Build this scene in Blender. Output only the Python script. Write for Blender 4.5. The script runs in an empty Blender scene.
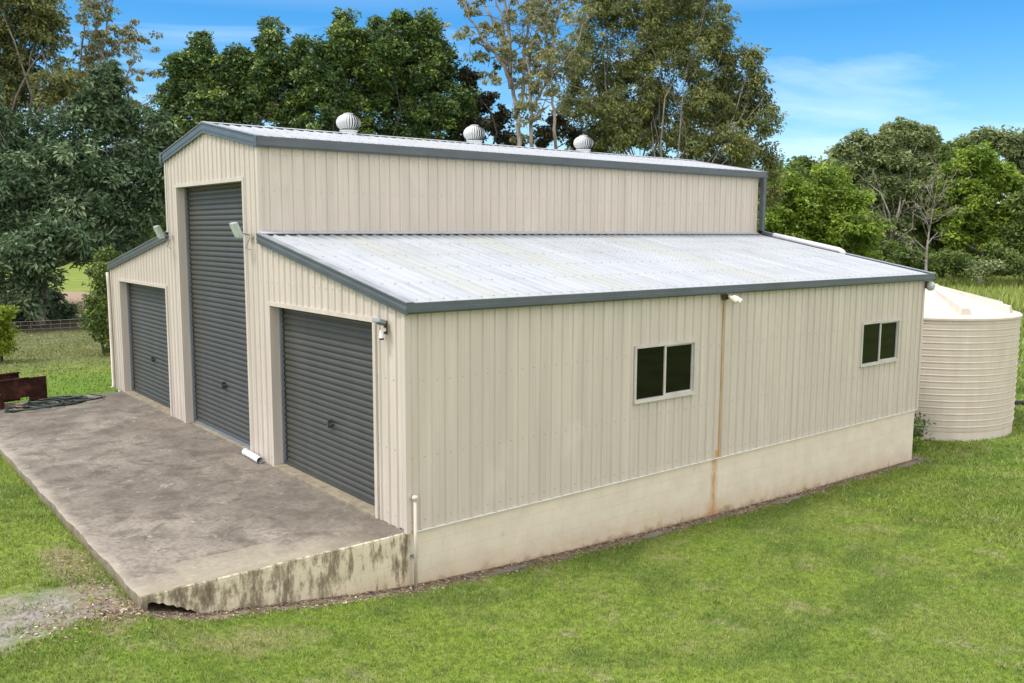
import bpy, math, random
import numpy as np
from mathutils import Matrix, Vector
rs = np.random.RandomState(7); random.seed(7)
scn = bpy.context.scene; COL = scn.collection
# ------------------------------------------------------------------ camera basis (solved from the photograph)
CAM = np.array([-6.049, -9.7522, 3.9653])
F_ = np.array([0.62011583, 0.77469527, -0.12370766]); R_ = np.array([0.78096945, -0.62455868, 0.00362845]); U_ = np.array([0.07445175, 0.09886196, 0.99231207])
FPX = 892.16
def ray(u, v): return F_ + R_*(u-512)/FPX + U_*(341.5-v)/FPX
def at_depth(u, v, d): return CAM + ray(u, v)*d
L, W1, W2, W3 = 13.447, 4.506, 4.645, 4.443
YW = W1+W2; YT = YW+W3; YR = W1+W2/2

# ------------------------------------------------------------------ helpers
def tag(o, label=None, cat=None, group=None, kind=None):
    if label: o['label'] = label
    if cat: o['category'] = cat
    if group: o['group'] = group
    if kind: o['kind'] = kind
    return o
def empty(name, loc=(0,0,0), label=None, cat=None, group=None):
    o = bpy.data.objects.new(name, None); COL.objects.link(o); o.location = loc; o.empty_display_size = .2
    return tag(o, label, cat, group)
class MB:
    def __init__(s): s.v=[]; s.f=[]; s.m=[]
    def quad(s, a, b, c, d, m=0):
        n=len(s.v); s.v += [tuple(a),tuple(b),tuple(c),tuple(d)]; s.f.append((n,n+1,n+2,n+3)); s.m.append(m)
    def tri(s, a, b, c, m=0):
        n=len(s.v); s.v += [tuple(a),tuple(b),tuple(c)]; s.f.append((n,n+1,n+2)); s.m.append(m)
    def hexa(s, p, m=0):
        n=len(s.v); s.v += [tuple(q) for q in p]
        for f in ((0,3,2,1),(4,5,6,7),(0,1,5,4),(1,2,6,5),(2,3,7,6),(3,0,4,7)): s.f.append(tuple(n+i for i in f)); s.m.append(m)
    def box(s, x0,y0,z0,x1,y1,z1, m=0):
        s.hexa([(x0,y0,z0),(x1,y0,z0),(x1,y1,z0),(x0,y1,z0),(x0,y0,z1),(x1,y0,z1),(x1,y1,z1),(x0,y1,z1)], m)
    def obox(s, c, ax, ay, az, m=0):   # centre + three half axes
        c,ax,ay,az=[np.array(t,float) for t in (c,ax,ay,az)]
        s.hexa([c-ax-ay-az,c+ax-ay-az,c+ax+ay-az,c-ax+ay-az,c-ax-ay+az,c+ax-ay+az,c+ax+ay+az,c-ax+ay+az], m)
    def beam(s, a, b, h, prof, m=0):
        """extrude a closed 2-D profile [(n,u)] from a to b; n along vector h[0], u along vector h[1]"""
        a,b=np.array(a,float),np.array(b,float); N,U=np.array(h[0],float),np.array(h[1],float); n=len(s.v); k=len(prof)
        for p in (a,b):
            for q in prof: s.v.append(tuple(p+N*q[0]+U*q[1]))
        for i in range(k):
            j=(i+1)%k; s.f.append((n+i,n+j,n+k+j,n+k+i)); s.m.append(m)
        s.f.append(tuple(n+i for i in range(k))[::-1]); s.m.append(m)
        s.f.append(tuple(n+k+i for i in range(k))); s.m.append(m)
    def tube(s, pts, rad, seg=8, m=0, cap=True):
        pts=[np.array(p,float) for p in pts]; n0=len(s.v); K=len(pts)
        if not hasattr(rad,'__len__'): rad=[rad]*K
        pu=None
        for i,p in enumerate(pts):
            t=pts[min(i+1,K-1)]-pts[max(i-1,0)]; t=t/(np.linalg.norm(t)+1e-9)
            if pu is None:
                u=np.cross(t,[0,0,1.]); 
                if np.linalg.norm(u)<.1: u=np.cross(t,[1.,0,0])
            else: u=pu-t*np.dot(pu,t)
            u/=np.linalg.norm(u); pu=u; w=np.cross(t,u)
            for k in range(seg):
                a=2*math.pi*k/seg; s.v.append(tuple(p+rad[i]*(math.cos(a)*u+math.sin(a)*w)))
        for i in range(K-1):
            for k in range(seg):
                a=n0+i*seg+k; b=n0+i*seg+(k+1)%seg; s.f.append((a,b,b+seg,a+seg)); s.m.append(m)
        if cap:
            s.f.append(tuple(n0+k for k in range(seg))[::-1]); s.m.append(m)
            s.f.append(tuple(n0+(K-1)*seg+k for k in range(seg))); s.m.append(m)
    def lathe(s, prof, c=(0,0), seg=32, m=0):
        n0=len(s.v)
        for r,z in prof:
            for k in range(seg):
                a=2*math.pi*k/seg; s.v.append((c[0]+r*math.cos(a),c[1]+r*math.sin(a),z))
        for i in range(len(prof)-1):
            for k in range(seg):
                a=n0+i*seg+k; b=n0+i*seg+(k+1)%seg; s.f.append((a,b,b+seg,a+seg)); s.m.append(m)
    def build(s, name, mats, parent=None, smooth=False, bevel=0):
        me=bpy.data.meshes.new(name); me.from_pydata(s.v,[],s.f); 
        if not isinstance(mats,(list,tuple)): mats=[mats]
        for m in mats: me.materials.append(m)
        me.polygons.foreach_set('material_index', s.m)
        if smooth: me.polygons.foreach_set('use_smooth',[True]*len(s.f))
        me.update(); o=bpy.data.objects.new(name, me); COL.objects.link(o)
        if parent:
            o.parent=parent
            o.location = -Vector(parent.location) if parent.parent is None else (0,0,0)
        if bevel:
            b=o.modifiers.new('bevel','BEVEL'); b.width=bevel; b.segments=2; b.limit_method='ANGLE'
        return o
def sub(mb, name, mats, part, **k):       # a sub-part under a part whose mesh is in world coordinates
    o=mb.build(name, mats, None, **k); o.parent=part; return o

# ------------------------------------------------------------------ materials
def hexc(h): 
    h=h.lstrip('#'); c=[int(h[i:i+2],16)/255 for i in (0,2,4)]
    return [x/12.92 if x<=.04045 else ((x+.055)/1.055)**2.4 for x in c]
class NT:
    def __init__(s, name, rough=.6, spec=.3, metal=0):
        s.m=bpy.data.materials.new(name); s.m.use_nodes=True; s.t=s.m.node_tree; s.n=s.t.nodes
        s.b=s.n['Principled BSDF']; s.b.inputs['Roughness'].default_value=rough; s.b.inputs['Specular IOR Level'].default_value=spec; s.b.inputs['Metallic'].default_value=metal
        s.co=None
    def pos(s):
        if not s.co: s.co=s.n.new('ShaderNodeTexCoord').outputs['Object']
        return s.co
    def lk(s,a,b): s.t.links.new(a,b)
    def setv(s, sock, v):
        if isinstance(v,bpy.types.NodeSocket): s.lk(v,sock)
        elif hasattr(v,'__len__'): sock.default_value = list(v)+[1]*(len(sock.default_value)-len(v))
        else: sock.default_value=v
    def scale(s, vec):
        n=s.n.new('ShaderNodeMapping'); s.lk(s.pos(),n.inputs[0]); n.inputs['Scale'].default_value=vec; return n.outputs[0]
    def noise(s, sc, det=4, vec=None, rough=.55, dist=0):
        n=s.n.new('ShaderNodeTexNoise'); s.lk(vec if vec else s.pos(), n.inputs['Vector']); n.inputs['Scale'].default_value=sc; n.inputs['Detail'].default_value=det
        n.inputs['Roughness'].default_value=rough; n.inputs['Distortion'].default_value=dist; return n.outputs['Fac']
    def ramp(s, fac, *st):
        n=s.n.new('ShaderNodeValToRGB'); s.lk(fac,n.inputs[0]); e=n.color_ramp.elements
        while len(e)<len(st): e.new(.5)
        for i,(p,c) in enumerate(st):
            e[i].position=p; e[i].color=(list(c)+[1]) if hasattr(c,'__len__') else (c,c,c,1)
        return n.outputs[0]
    def mix(s, f, a, b, mode='MIX'):
        n=s.n.new('ShaderNodeMix'); n.data_type='RGBA'; n.blend_type=mode
        s.setv(n.inputs[0],f); s.setv(n.inputs[6],a); s.setv(n.inputs[7],b); return n.outputs[2]
    def math(s, op, a, b=0, c=None):
        n=s.n.new('ShaderNodeMath'); n.operation=op; s.setv(n.inputs[0],a); s.setv(n.inputs[1],b)
        if c is not None: s.setv(n.inputs[2],c)
        return n.outputs[0]
    def mr(s, v, a, b, c=0, d=1):
        n=s.n.new('ShaderNodeMapRange'); s.setv(n.inputs[0],v)
        for i,x in zip((1,2,3,4),(a,b,c,d)): n.inputs[i].default_value=x
        return n.outputs[0]
    def xyz(s):
        n=s.n.new('ShaderNodeSeparateXYZ'); s.lk(s.pos(),n.inputs[0]); return n.outputs
    def col(s, v): s.setv(s.b.inputs['Base Color'], v)
    def bump(s, h, st=.3, d=.02):
        n=s.n.new('ShaderNodeBump'); n.inputs['Strength'].default_value=st; n.inputs['Distance'].default_value=d; s.lk(h,n.inputs['Height']); s.lk(n.outputs[0],s.b.inputs['Normal'])
def simple(name, c, rough=.5, spec=.4, metal=0, var=.12, sc=3, bump=0):
    k=NT(name,rough,spec,metal); a=[x*(1-var) for x in c]; b=[min(1,x*(1+var)) for x in c]
    k.col(k.ramp(k.noise(sc,5),(.3,a),(.7,b)))
    if bump: k.bump(k.noise(60,3),bump,.005)
    return k.m
def cladding_mat(name, c, seed=0):
    k=NT(name,.42,.35)
    st=k.noise(1,4,k.scale((4.5,4.5,.28)),.6); bl=k.noise(.55,4)
    base=k.mix(k.ramp(st,(.35,0),(.7,1)), [x*.88 for x in c], [min(1,x*1.06) for x in c])
    base=k.mix(k.ramp(bl,(.35,0),(.75,.35)), base, (c[0]*.95,c[1]*.97,c[2]*.98))
    base=k.mix(k.ramp(k.noise(1.1,3,k.scale((1,1,.6))),(.60,0),(.72,.4)), base, (c[0]*1.16,c[1]*1.18,c[2]*1.2))   # chalky patches
    fine=k.noise(3.2,5,k.scale((9,9,1.0)),.7)
    base=k.mix(k.ramp(fine,(.62,0),(.74,.35)), base, [x*.72 for x in c])
    # faint drip marks of dirt just under the eaves and rust around fixings
    base=k.mix(k.ramp(k.noise(2.1,5,k.scale((7,7,.5))),(.66,0),(.78,.25)), base, hexc('8a8468'))
    k.col(base); k.bump(k.noise(9,3,k.scale((1,1,.35))),.12,.01); return k.m
CREAM=(.565,.515,.455)
M_clad=cladding_mat('cream_cladding',CREAM)
M_trim=simple('cream_trim',(.57,.52,.455),.4,.4)
M_washer=simple('fixing_screws',(.33,.31,.29),.5)
k=NT('dark_grey_steel',.38,.5); k.col(k.ramp(k.noise(2,4,k.scale((1,1,3))),(.3,(.060,.076,.093)),(.7,(.085,.103,.122)))); M_fascia=k.m
k=NT('grey_top_flange',.35,.5); k.col(k.ramp(k.noise(2.5,4),(.35,(.2,.225,.25)),(.7,(.3,.33,.35)))); M_flange=k.m
def roof_mat(name,c1,c2,dirt):
    k=NT(name,.6,.25,.0)
    n=k.noise(.9,5); s=k.noise(1,5,k.scale((4.8,.35,.35)),.6)
    b=k.mix(k.ramp(s,(.35,0),(.68,1)),c1,c2); b=k.mix(k.ramp(n,(.48,0),(.72,.45)),b,dirt)
    b=k.mix(k.ramp(k.noise(7,6,None,.7),(.6,0),(.72,.4)),b,[x*.62 for x in dirt])
    b=k.mix(k.ramp(k.noise(2.6,6,k.scale((3,.25,.25)),.65),(.58,0),(.7,.35)),b,[x*.7 for x in dirt])
    k.col(b); k.bump(k.noise(5,3),.1,.01); return k.m
M_roof=roof_mat('zincalume_roof',(.36,.39,.42),(.435,.465,.495),(.31,.33,.355))
M_sky=roof_mat('fibreglass_sheet',(.37,.40,.395),(.41,.435,.43),(.33,.35,.345))
k=NT('roller_door_steel',.42,.45); k.col(k.mix(k.ramp(k.noise(1.3,4,k.scale((2,2,.6))),(.4,0),(.75,.5)),(.050,.052,.046),(.076,.077,.068))); M_door=k.m
M_guide=simple('grey_guide',(.20,.24,.28),.4,.5,.3)
M_alu=simple('window_frame',(.50,.48,.45),.35,.5)
k=NT('window_glass',.03,.22); k.col((.004,.0045,.004)); M_glass=k.m
M_white=simple('white_plastic',(.76,.77,.77),.35,.5,0,.05)
M_galv=simple('vent_metal',(.62,.65,.66),.38,.5,.1,.06)
M_dark=simple('dark_gap',(.02,.02,.02),.8)
M_lamp=simple('grey_green_lamp',(.34,.41,.40),.4,.5)
M_lens=simple('lamp_lens',(.5,.56,.55),.15,.6)
M_rustp=simple('rusted_bracket',(.10,.055,.035),.8,.2)
# painted concrete block wall
def wallpaint(name, c, mould):
    k=NT(name,.75,.2); X=k.xyz()
    n=k.noise(2.2,6); b=k.mix(k.ramp(n,(.35,0),(.7,1)),[x*.93 for x in c],[min(1,x*1.05) for x in c])
    # block courses, only a whisper of a joint
    br=k.n.new('ShaderNodeTexBrick'); mp=k.n.new('ShaderNodeCombineXYZ'); k.lk(k.math('ADD',X[0],X[1]),mp.inputs[0]); k.lk(X[2],mp.inputs[1]); k.lk(mp.outputs[0],br.inputs['Vector'])
    br.inputs['Scale'].default_value=1; br.inputs['Brick Width'].default_value=.4; br.inputs['Row Height'].default_value=.2; br.inputs['Mortar Size'].default_value=.006; br.inputs['Mortar Smooth'].default_value=.6
    b=k.mix(k.math('MULTIPLY',br.outputs['Fac'],k.ramp(k.noise(1.4,3),(.3,.25),(.7,.8))),b,[x*.78 for x in c])
    # red-brown soil splash along the bottom: follows the falling ground level
    g=k.mr(X[0],0,13.5,-.78,-1.2)
    h=k.math('SUBTRACT',X[2],g)
    h=k.math('ADD',h,k.math('MULTIPLY',k.math('SUBTRACT',k.noise(3.5,6,None,.65),.5),.55))
    b=k.mix(k.mr(h,.34,-.02,0,.45),b,hexc('b29a70')); b=k.mix(k.mr(h,.02,-.12,0,.6),b,hexc('6a5138'))
    b=k.mix(k.ramp(k.noise(9,6,k.scale((1,1,.25)),.7),(.63,0),(.72,.4)),b,hexc('8f8a70'))
    if mould:
        mk=k.noise(1.7,7,k.scale((1.3,1.3,.55)),.68); mk2=k.noise(11,6,k.scale((1,1,.3)),.75)
        edge=k.mr(X[2],-.75,0.02,-.02,.02)
        v=k.math('ADD',k.math('ADD',k.math('MULTIPLY',mk,.62),k.math('MULTIPLY',mk2,.50)),edge)
        v=k.math('ADD',v,k.mr(X[0],-2.6,0,.035,-.03))
        b=k.mix(k.ramp(v,(.535,0),(.61,.75)),b,hexc('736852')); b=k.mix(k.ramp(v,(.605,0),(.68,.65)),b,hexc('4a4337'))
        b=k.mix(k.ramp(k.noise(16,5,None,.7),(.62,0),(.68,.6)),b,hexc('5c523f'))
    # rust run under the leaking bracket, x about 6.4
    wob=k.math('MULTIPLY',k.math('SUBTRACT',k.noise(3,3,k.scale((0,0,1.5))),.5),.06)
    dx=k.math('ABSOLUTE',k.math('SUBTRACT',k.math('ADD',X[0],wob),6.37))
    r=k.math('MULTIPLY',k.mr(dx,.12,.01,0,1),k.ramp(k.noise(9,5,k.scale((2,2,.6))),(.3,.35),(.6,1)))
    r2=k.math('MULTIPLY',k.mr(dx,.30,.02,0,.55),k.mr(h,.3,.0,0,1))
    if not mould: b=k.mix(k.math('MAXIMUM',k.math('MULTIPLY',r,.85),r2),b,hexc('b07a34'))
    k.col(b); k.bump(k.noise(22,5),.25,.01); return k.m
M_found=wallpaint('painted_blockwork',(.66,.60,.49),False)
M_mould=wallpaint('mouldy_painted_concrete',(.64,.58,.44),True)
k=NT('rust_run',.8,.2); X=k.xyz(); k.col(k.ramp(k.noise(3,5,k.scale((6,6,1))),(.3,hexc('c2b08f')),(.65,hexc('bb8f5c')))); M_rust=k.m
# weathered slab
k=NT('weathered_concrete',.85,.2); X=k.xyz()
n1=k.noise(.55,7,k.scale((1,.75,1)),.62,.6); n2=k.noise(2.3,8,None,.7,.4); n3=k.noise(14,6,None,.7)
b=k.mix(k.ramp(n1,(.36,0),(.62,1)),hexc('68635b'),hexc('8f897e'))
b=k.mix(k.ramp(n2,(.46,0),(.64,.8)),b,hexc('57504a'))
b=k.mix(k.ramp(k.noise(1.1,7,k.scale((1,.6,1)),.66,1.0),(.57,0),(.65,.55)),b,hexc('4d4844'))
b=k.mix(k.ramp(k.noise(3.1,8,None,.75,.5),(.58,0),(.66,.75)),b,hexc('a7a299'))
b=k.mix(k.ramp(n3,(.46,0),(.62,.5)),b,hexc('544c44'))
b=k.mix(k.math('MULTIPLY',k.mr(X[0],-1.5,-.1,0,.5),k.ramp(k.noise(.8,4),(.35,0),(.6,1))),b,hexc('776d61'))
wv=k.math('MULTIPLY',k.math('SUBTRACT',k.noise(2.5,5),.5),.5)
e1=k.mr(k.math('ADD',k.math('ADD',X[0],3.4),wv),.16,.0,0,.6)              # worn pale strip along the outer edges
e2=k.math('MULTIPLY',k.mr(k.math('ADD',X[1],wv),.7,.12,0,.6),k.mr(k.math('ADD',X[0],wv),-.3,-1.2,0,1))
b=k.mix(e1,b,hexc('aaa396')); b=k.mix(e2,b,hexc('9f9885'))
vor=k.n.new('ShaderNodeTexVoronoi'); vor.inputs['Scale'].default_value=5.5; vor.inputs['Randomness'].default_value=1; k.lk(k.pos(),vor.inputs['Vector'])
b=k.mix(k.math('MULTIPLY',k.mr(vor.outputs['Distance'],.13,.06,0,.7),k.ramp(k.noise(1.3,3),(.55,0),(.6,1))),b,hexc('c9c4b8'))
px_=k.math('MULTIPLY',k.mr(k.math('ADD',X[0],k.math('MULTIPLY',wv,.12)),-2.86,-2.82,0,1),k.mr(k.math('ADD',X[0],wv),-1.5,-1.75,0,1)); py_=k.math('MULTIPLY',k.mr(k.math('ADD',X[1],k.math('MULTIPLY',wv,.2)),.78,.74,0,1),k.mr(k.math('ADD',X[1],k.math('MULTIPLY',wv,.3)),.08,.12,0,1))
b=k.mix(k.math('MULTIPLY',k.math('MULTIPLY',px_,py_),.6),b,k.mix(k.ramp(n3,(.35,0),(.7,1)),hexc('9f9a88'),hexc('8a8473')))
k.col(b); k.bump(k.math('ADD',n2,k.math('MULTIPLY',n3,.5)),.25,.012); M_slab=k.m

k=NT('sill_concrete',.85,.2); k.col(k.ramp(k.noise(6,6,None,.7),(.3,hexc('6f6757')),(.6,hexc('958d79')),(.75,hexc('6e6556')))); M_sill=k.m

# ground colour, shared by the turf sheet and its blades
def lawn(k, blades):
    X=k.xyz(); pt=k.scale((1,1,0))
    big=k.noise(.16,5,pt,.6); mid=k.noise(.75,6,pt,.62,.4); sm=k.noise(3.2,5,pt,.65)
    c=k.mix(k.ramp(big,(.38,0),(.62,1)),(.185,.32,.025),(.295,.42,.048))
    c=k.mix(k.ramp(mid,(.44,0),(.60,.65)),c,(.31,.36,.09))                 # thin, yellowed turf
    c=k.mix(k.ramp(k.noise(1.15,6,k.scale((1.2,1,0)),.7),(.555,0),(.66,.85)),c,(.48,.43,.25))       # straw patches
    c=k.mix(k.ramp(sm,(.52,0),(.66,.6)),c,(.075,.15,.018))
    c=k.mix(k.ramp(k.noise(.42,5,k.scale((1,1.6,0)),.6),(.52,0),(.60,.7)),c,(.085,.175,.022))
    c=k.mix(k.ramp(k.noise(11,4,pt,.7),(.42,.55),(.56,0)),c,(.06,.13,.015)); c=k.mix(k.ramp(k.noise(7,5,pt,.7),(.58,0),(.70,.5)),c,(.44,.50,.16))
    # paddock beyond the fence line is drier
    dry=k.math('MULTIPLY',k.mr(X[1],17.5,20.5,0,1),k.mr(X[1],44,41,0,1)); dry=k.math('MULTIPLY',dry,k.mr(X[0],14,9,0,1))
    c=k.mix(k.math('MULTIPLY',dry,.85),c,k.mix(k.ramp(k.noise(.5,5,pt),(.4,0),(.6,1)),(.16,.17,.075),(.23,.22,.12)))
    br=k.math('MULTIPLY',k.mr(k.math('ADD',X[1],k.math('MULTIPLY',k.noise(.5,4,pt),3)),55,57,0,1),1)
    c=k.mix(k.math('MULTIPLY',br,k.mr(X[0],30,20,0,.8)),c,k.mix(k.ramp(k.noise(.35,6,pt,.65),(.4,0),(.6,1)),(.20,.30,.045),(.34,.40,.09)))
    lush=k.math('MULTIPLY',k.mr(X[1],12.8,14,0,1),k.mr(X[1],17.5,16.5,0,1)); lush=k.math('MULTIPLY',lush,k.mr(X[0],8,3,0,.7)); c=k.mix(lush,c,(.13,.27,.03))
    st=k.math('ADD',k.math('POWER',k.math('DIVIDE',k.math('ADD',X[0],2.5),.85),2),k.math('POWER',k.math('DIVIDE',k.math('ADD',X[1],.95),.5),2))
    st=k.mr(k.math('ADD',st,k.math('MULTIPLY',k.math('SUBTRACT',k.noise(3.5,6,pt,.7),.5),4)),1.0,-.2,0,.6); c=k.mix(st,c,(.46,.38,.23))
    return c
def masks(k):
    X=k.xyz(); pt=k.scale((1,1,0))
    nz=k.math('MULTIPLY',k.math('SUBTRACT',k.noise(1.6,6,pt,.65),.5),1.0)
    # bare strip against the long wall and around the slab edge
    a=k.math('MULTIPLY',k.mr(k.math('ADD',X[1],k.math('MULTIPLY',nz,.35)),-.30,-.19,0,1),k.mr(X[1],.5,.3,0,1)); a=k.math('MULTIPLY',a,k.mr(X[0],14.2,13.6,0,1)); a=k.math('MULTIPLY',a,k.mr(X[0],-4.4,-3.9,0,1))
    # stony puddle-like patch left of the slab corner
    gx=k.math('POWER',k.math('DIVIDE',k.math('ADD',X[0],5.0),1.45),2); gy=k.math('POWER',k.math('DIVIDE',k.math('SUBTRACT',X[1],.42),.82),2)
    g=k.math('ADD',k.math('ADD',gx,gy),k.math('MULTIPLY',nz,2.6)); g=k.mr(g,1.2,.4,0,1)
    # thin soil along the slab's left edge near the corner
    e=k.math('ADD',k.math('POWER',k.math('DIVIDE',k.math('ADD',X[0],3.75),.33),2),k.math('POWER',k.math('DIVIDE',k.math('SUBTRACT',X[1],1.0),2.0),2))
    e=k.mr(k.math('ADD',e,k.math('MULTIPLY',nz,4)),1.0,.3,0,.8)
    return a,g,e
k=NT('turf_ground',.95,.1)
c=lawn(k,False); c=k.mix(.42,c,(.07,.085,.03)); a,g,e=masks(k)
X=k.xyz(); pt=k.scale((1,1,0))
soil=k.mix(k.ramp(k.noise(9,6,pt,.7),(.35,0),(.65,1)),hexc('574c43'),hexc('958878'))
stone=k.mix(k.ramp(k.noise(14,7,pt,.75),(.35,0),(.62,1)),hexc('6e6b65'),hexc('9a968e')); stone=k.mix(k.ramp(k.noise(2.2,6,pt,.65),(.5,0),(.6,.7)),stone,hexc('7b785f'))
c=k.mix(a,c,soil); c=k.mix(e,c,k.mix(.5,soil,hexc('94826a'))); c=k.mix(g,c,stone)
# pale earth bank; nearer in, shade under the left trees painted as dark brown
u=k.math('MULTIPLY',k.mr(X[1],27.5,30,0,1),k.mr(X[1],57,55,0,1)); u=k.math('MULTIPLY',u,k.mr(X[0],26,20,0,1)); c=k.mix(k.math('MULTIPLY',u,.9),c,k.mix(k.mr(X[1],40,44,0,1),hexc('4a3c33'),hexc('9c8676')))
k.col(c); k.bump(k.noise(18,5,pt,.7),.6,.04); M_ground=k.m
k=NT('grass_blades',.6,.25); c=lawn(k,True)
at=k.n.new('ShaderNodeAttribute'); at.attribute_name='rnd'; c=k.mix(k.ramp(at.outputs['Fac'],(0,0),(1,1)),k.mix(.5,c,(.035,.08,.010)),k.mix(.42,c,(.52,.62,.18)))
c=k.mix(k.ramp(at.outputs['Fac'],(.9,0),(.93,.8)),c,(.42,.36,.2))
k.col(c); M_blade=k.m
def add_translucent(k, colsock, f=.3):
    tr=k.n.new('ShaderNodeBsdfTranslucent'); k.setv(tr.inputs[0],colsock); mx=k.n.new('ShaderNodeMixShader'); mx.inputs[0].default_value=f
    out=k.n['Material Output']; k.lk(k.b.outputs[0],mx.inputs[1]); k.lk(tr.outputs[0],mx.inputs[2]); k.lk(mx.outputs[0],out.inputs['Surface'])
add_translucent(k,c,.25)
def leaf_mat(name, dark, mid, lite, rough=.5, spec=.35, tr=.28, odd=None):
    k=NT(name,rough,spec); at=k.n.new('ShaderNodeAttribute'); at.attribute_name='rnd'
    st=[(0,dark),(.5,mid),(.93,lite)]
    if odd: st+= [(.96,odd)]
    c=k.ramp(at.outputs['Fac'],*st); k.col(c); add_translucent(k,c,tr); return k.m
def bark(name,c1,c2,sc=3):
    k=NT(name,.85,.15); k.col(k.ramp(k.noise(sc,6,k.scale((3,3,.7)),.65),(.35,c1),(.65,c2))); k.bump(k.noise(14,4,k.scale((2,2,.4))),.4,.03); return k.m
B_dark=bark('dark_bark',(.03,.024,.02),(.075,.062,.052)); B_pale=bark('pale_bark',(.15,.13,.11),(.36,.33,.30),1.5)
B_grey=bark('grey_bark',(.11,.10,.085),(.26,.235,.21))

# ------------------------------------------------------------------ ground
XP=[-400,-4.0,-3.5,-3.3,-2.8,-1.5,0,2,4,6.4,9,13.5,20,60,400,4000]; ZP=[-.05,-.05,-.09,-.2,-.36,-.55,-.75,-.88,-.97,-1.05,-1.13,-1.18,-1.15,-1.15,-1.1,-1.1]
def sm(t): t=np.clip(t,0,1); return t*t*(3-2*t)
def gz(x,y):
    x=np.asarray(x,float); y=np.asarray(y,float)
    P=np.interp(x,XP,ZP); Q=np.where(x<3,-.1,-.1-1.05*sm((x-3)/22))
    t=sm((y-2)/11.0); s=np.where(x<-3.4,0,1)
    z=P*(1-t)+Q*t
    z=np.where((x<-3.45)&(y<14),np.minimum(-.05,P)+0*z,z)
    near=(np.abs(x-5)<11)&(y>-1)&(y<14)
    return z+ .025*np.sin(x*.9+y*.5)*np.cos(y*.8-x*.3)*np.where(near,0.0,1.0)
xs=np.unique(np.concatenate([np.linspace(-14,34,321),np.linspace(-60,100,161),np.linspace(-700,2600,67)]))
ys=np.unique(np.concatenate([np.linspace(-16,30,307),np.linspace(-60,120,181),np.linspace(-700,2600,67)]))
GX,GY=np.meshgrid(xs,ys); GZ=gz(GX,GY)
def mesh_np(name, V, Q, mat, parent=None, rnd=None, smooth=False, mi=None):
    me=bpy.data.meshes.new(name); nv=len(V); nf=len(Q); kf=Q.shape[1]
    me.vertices.add(nv); me.vertices.foreach_set('co',V.astype(np.float32).ravel())
    me.loops.add(nf*kf); me.loops.foreach_set('vertex_index',Q.astype(np.int32).ravel())
    me.polygons.add(nf); me.polygons.foreach_set('loop_start',np.arange(0,nf*kf,kf,dtype=np.int32)); me.polygons.foreach_set('loop_total',np.full(nf,kf,dtype=np.int32))
    for m in (mat if isinstance(mat,(list,tuple)) else [mat]): me.materials.append(m)
    me.polygons.foreach_set('use_smooth',np.full(nf,smooth))
    me.update(calc_edges=True)
    if rnd is not None:
        a=me.attributes.new('rnd','FLOAT','POINT'); a.data.foreach_set('value',rnd.astype(np.float32))
    o=bpy.data.objects.new(name,me); COL.objects.link(o)
    if parent:
        o.parent=parent; o.location=-Vector(parent.location)
    return o
ny,nx=GX.shape; idx=np.arange(nx*ny).reshape(ny,nx)
Q=np.stack([idx[:-1,:-1].ravel(),idx[:-1,1:].ravel(),idx[1:,1:].ravel(),idx[1:,:-1].ravel()],1)
cx=(GX[:-1,:-1]+GX[1:,1:]).ravel()/2; cy=(GY[:-1,:-1]+GY[1:,1:]).ravel()/2
g=mesh_np('ground',np.stack([GX.ravel(),GY.ravel(),GZ.ravel()],1),Q,M_ground,smooth=True); tag(g,'green lawn and dry paddock ground falling away beside the shed','ground',kind='structure')

# ------------------------------------------------------------------ slab in front of the doors
m=MB(); N=90
def sedge(t,a): return .010*math.sin(t*4.1+a)+.005*math.sin(t*11+2*a)+.003*math.sin(t*27+a)
# long side (y=0) and outer side (x=-3.4): irregular cast edges
xs_=[-3.4+3.44*i/N for i in range(N+1)]; ys_=[13.1*i/160 for i in range(161)]
for i in range(N):
    cf=lambda q: float(np.interp(q,[-3.375,-3.35,-3.2,-3.0,-2.78,-2.70],[-.5,-.07,-.12,-.22,-.345,-1.1]))+.012*math.sin(q*61); cav=cf(xs_[i]); cbv=cf(xs_[i+1])
    for (z0,z1,o0,o1) in ((cav,-.05,-.012,-.012),(-.05,-.012,-.012,-.006),(-.012,0,-.006,.012)):
        a,b=xs_[i],xs_[i+1]
        m.quad((a,o0+sedge(a,1),z0),(b,o0+sedge(b,1),cbv if z1==-.05 else z0),(b,o1+sedge(b,1),z1),(a,o1+sedge(a,1),z1),1)
    a,b=xs_[i],xs_[i+1]; m.quad((a,.012+sedge(a,1),0),(b,.012+sedge(b,1),0),(b,.06,0),(a,.06,0),0)
for j in range(160):
    a,b=ys_[j],ys_[j+1]
    m.quad((-3.4+sedge(b,3),b,-1),(-3.4+sedge(a,3),a,-1),(-3.4+sedge(a,3),a,-.012),(-3.4+sedge(b,3),b,-.012),2)
    m.quad((-3.4+sedge(b,3),b,-.012),(-3.4+sedge(a,3),a,-.012),(-3.385+sedge(a,3),a,0),(-3.385+sedge(b,3),b,0),0)
    m.quad((-3.385+sedge(a,3),max(a,.06),0),(-3.3,max(a,.06),0),(-3.3,b,0),(-3.385+sedge(b,3),b,0),0)
m.quad((-3.3,.06,0),(.04,.06,0),(.04,13.1,0),(-3.3,13.1,0),0)
m.quad((.04,13.1,-1),(-3.4,13.1,-1),(-3.4,13.1,0),(.04,13.1,0),2)
o=m.build('pavement',[M_slab,M_mould,M_sill]); tag(o,'stained grey concrete slab in front of the roller doors','slab',kind='structure')

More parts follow.
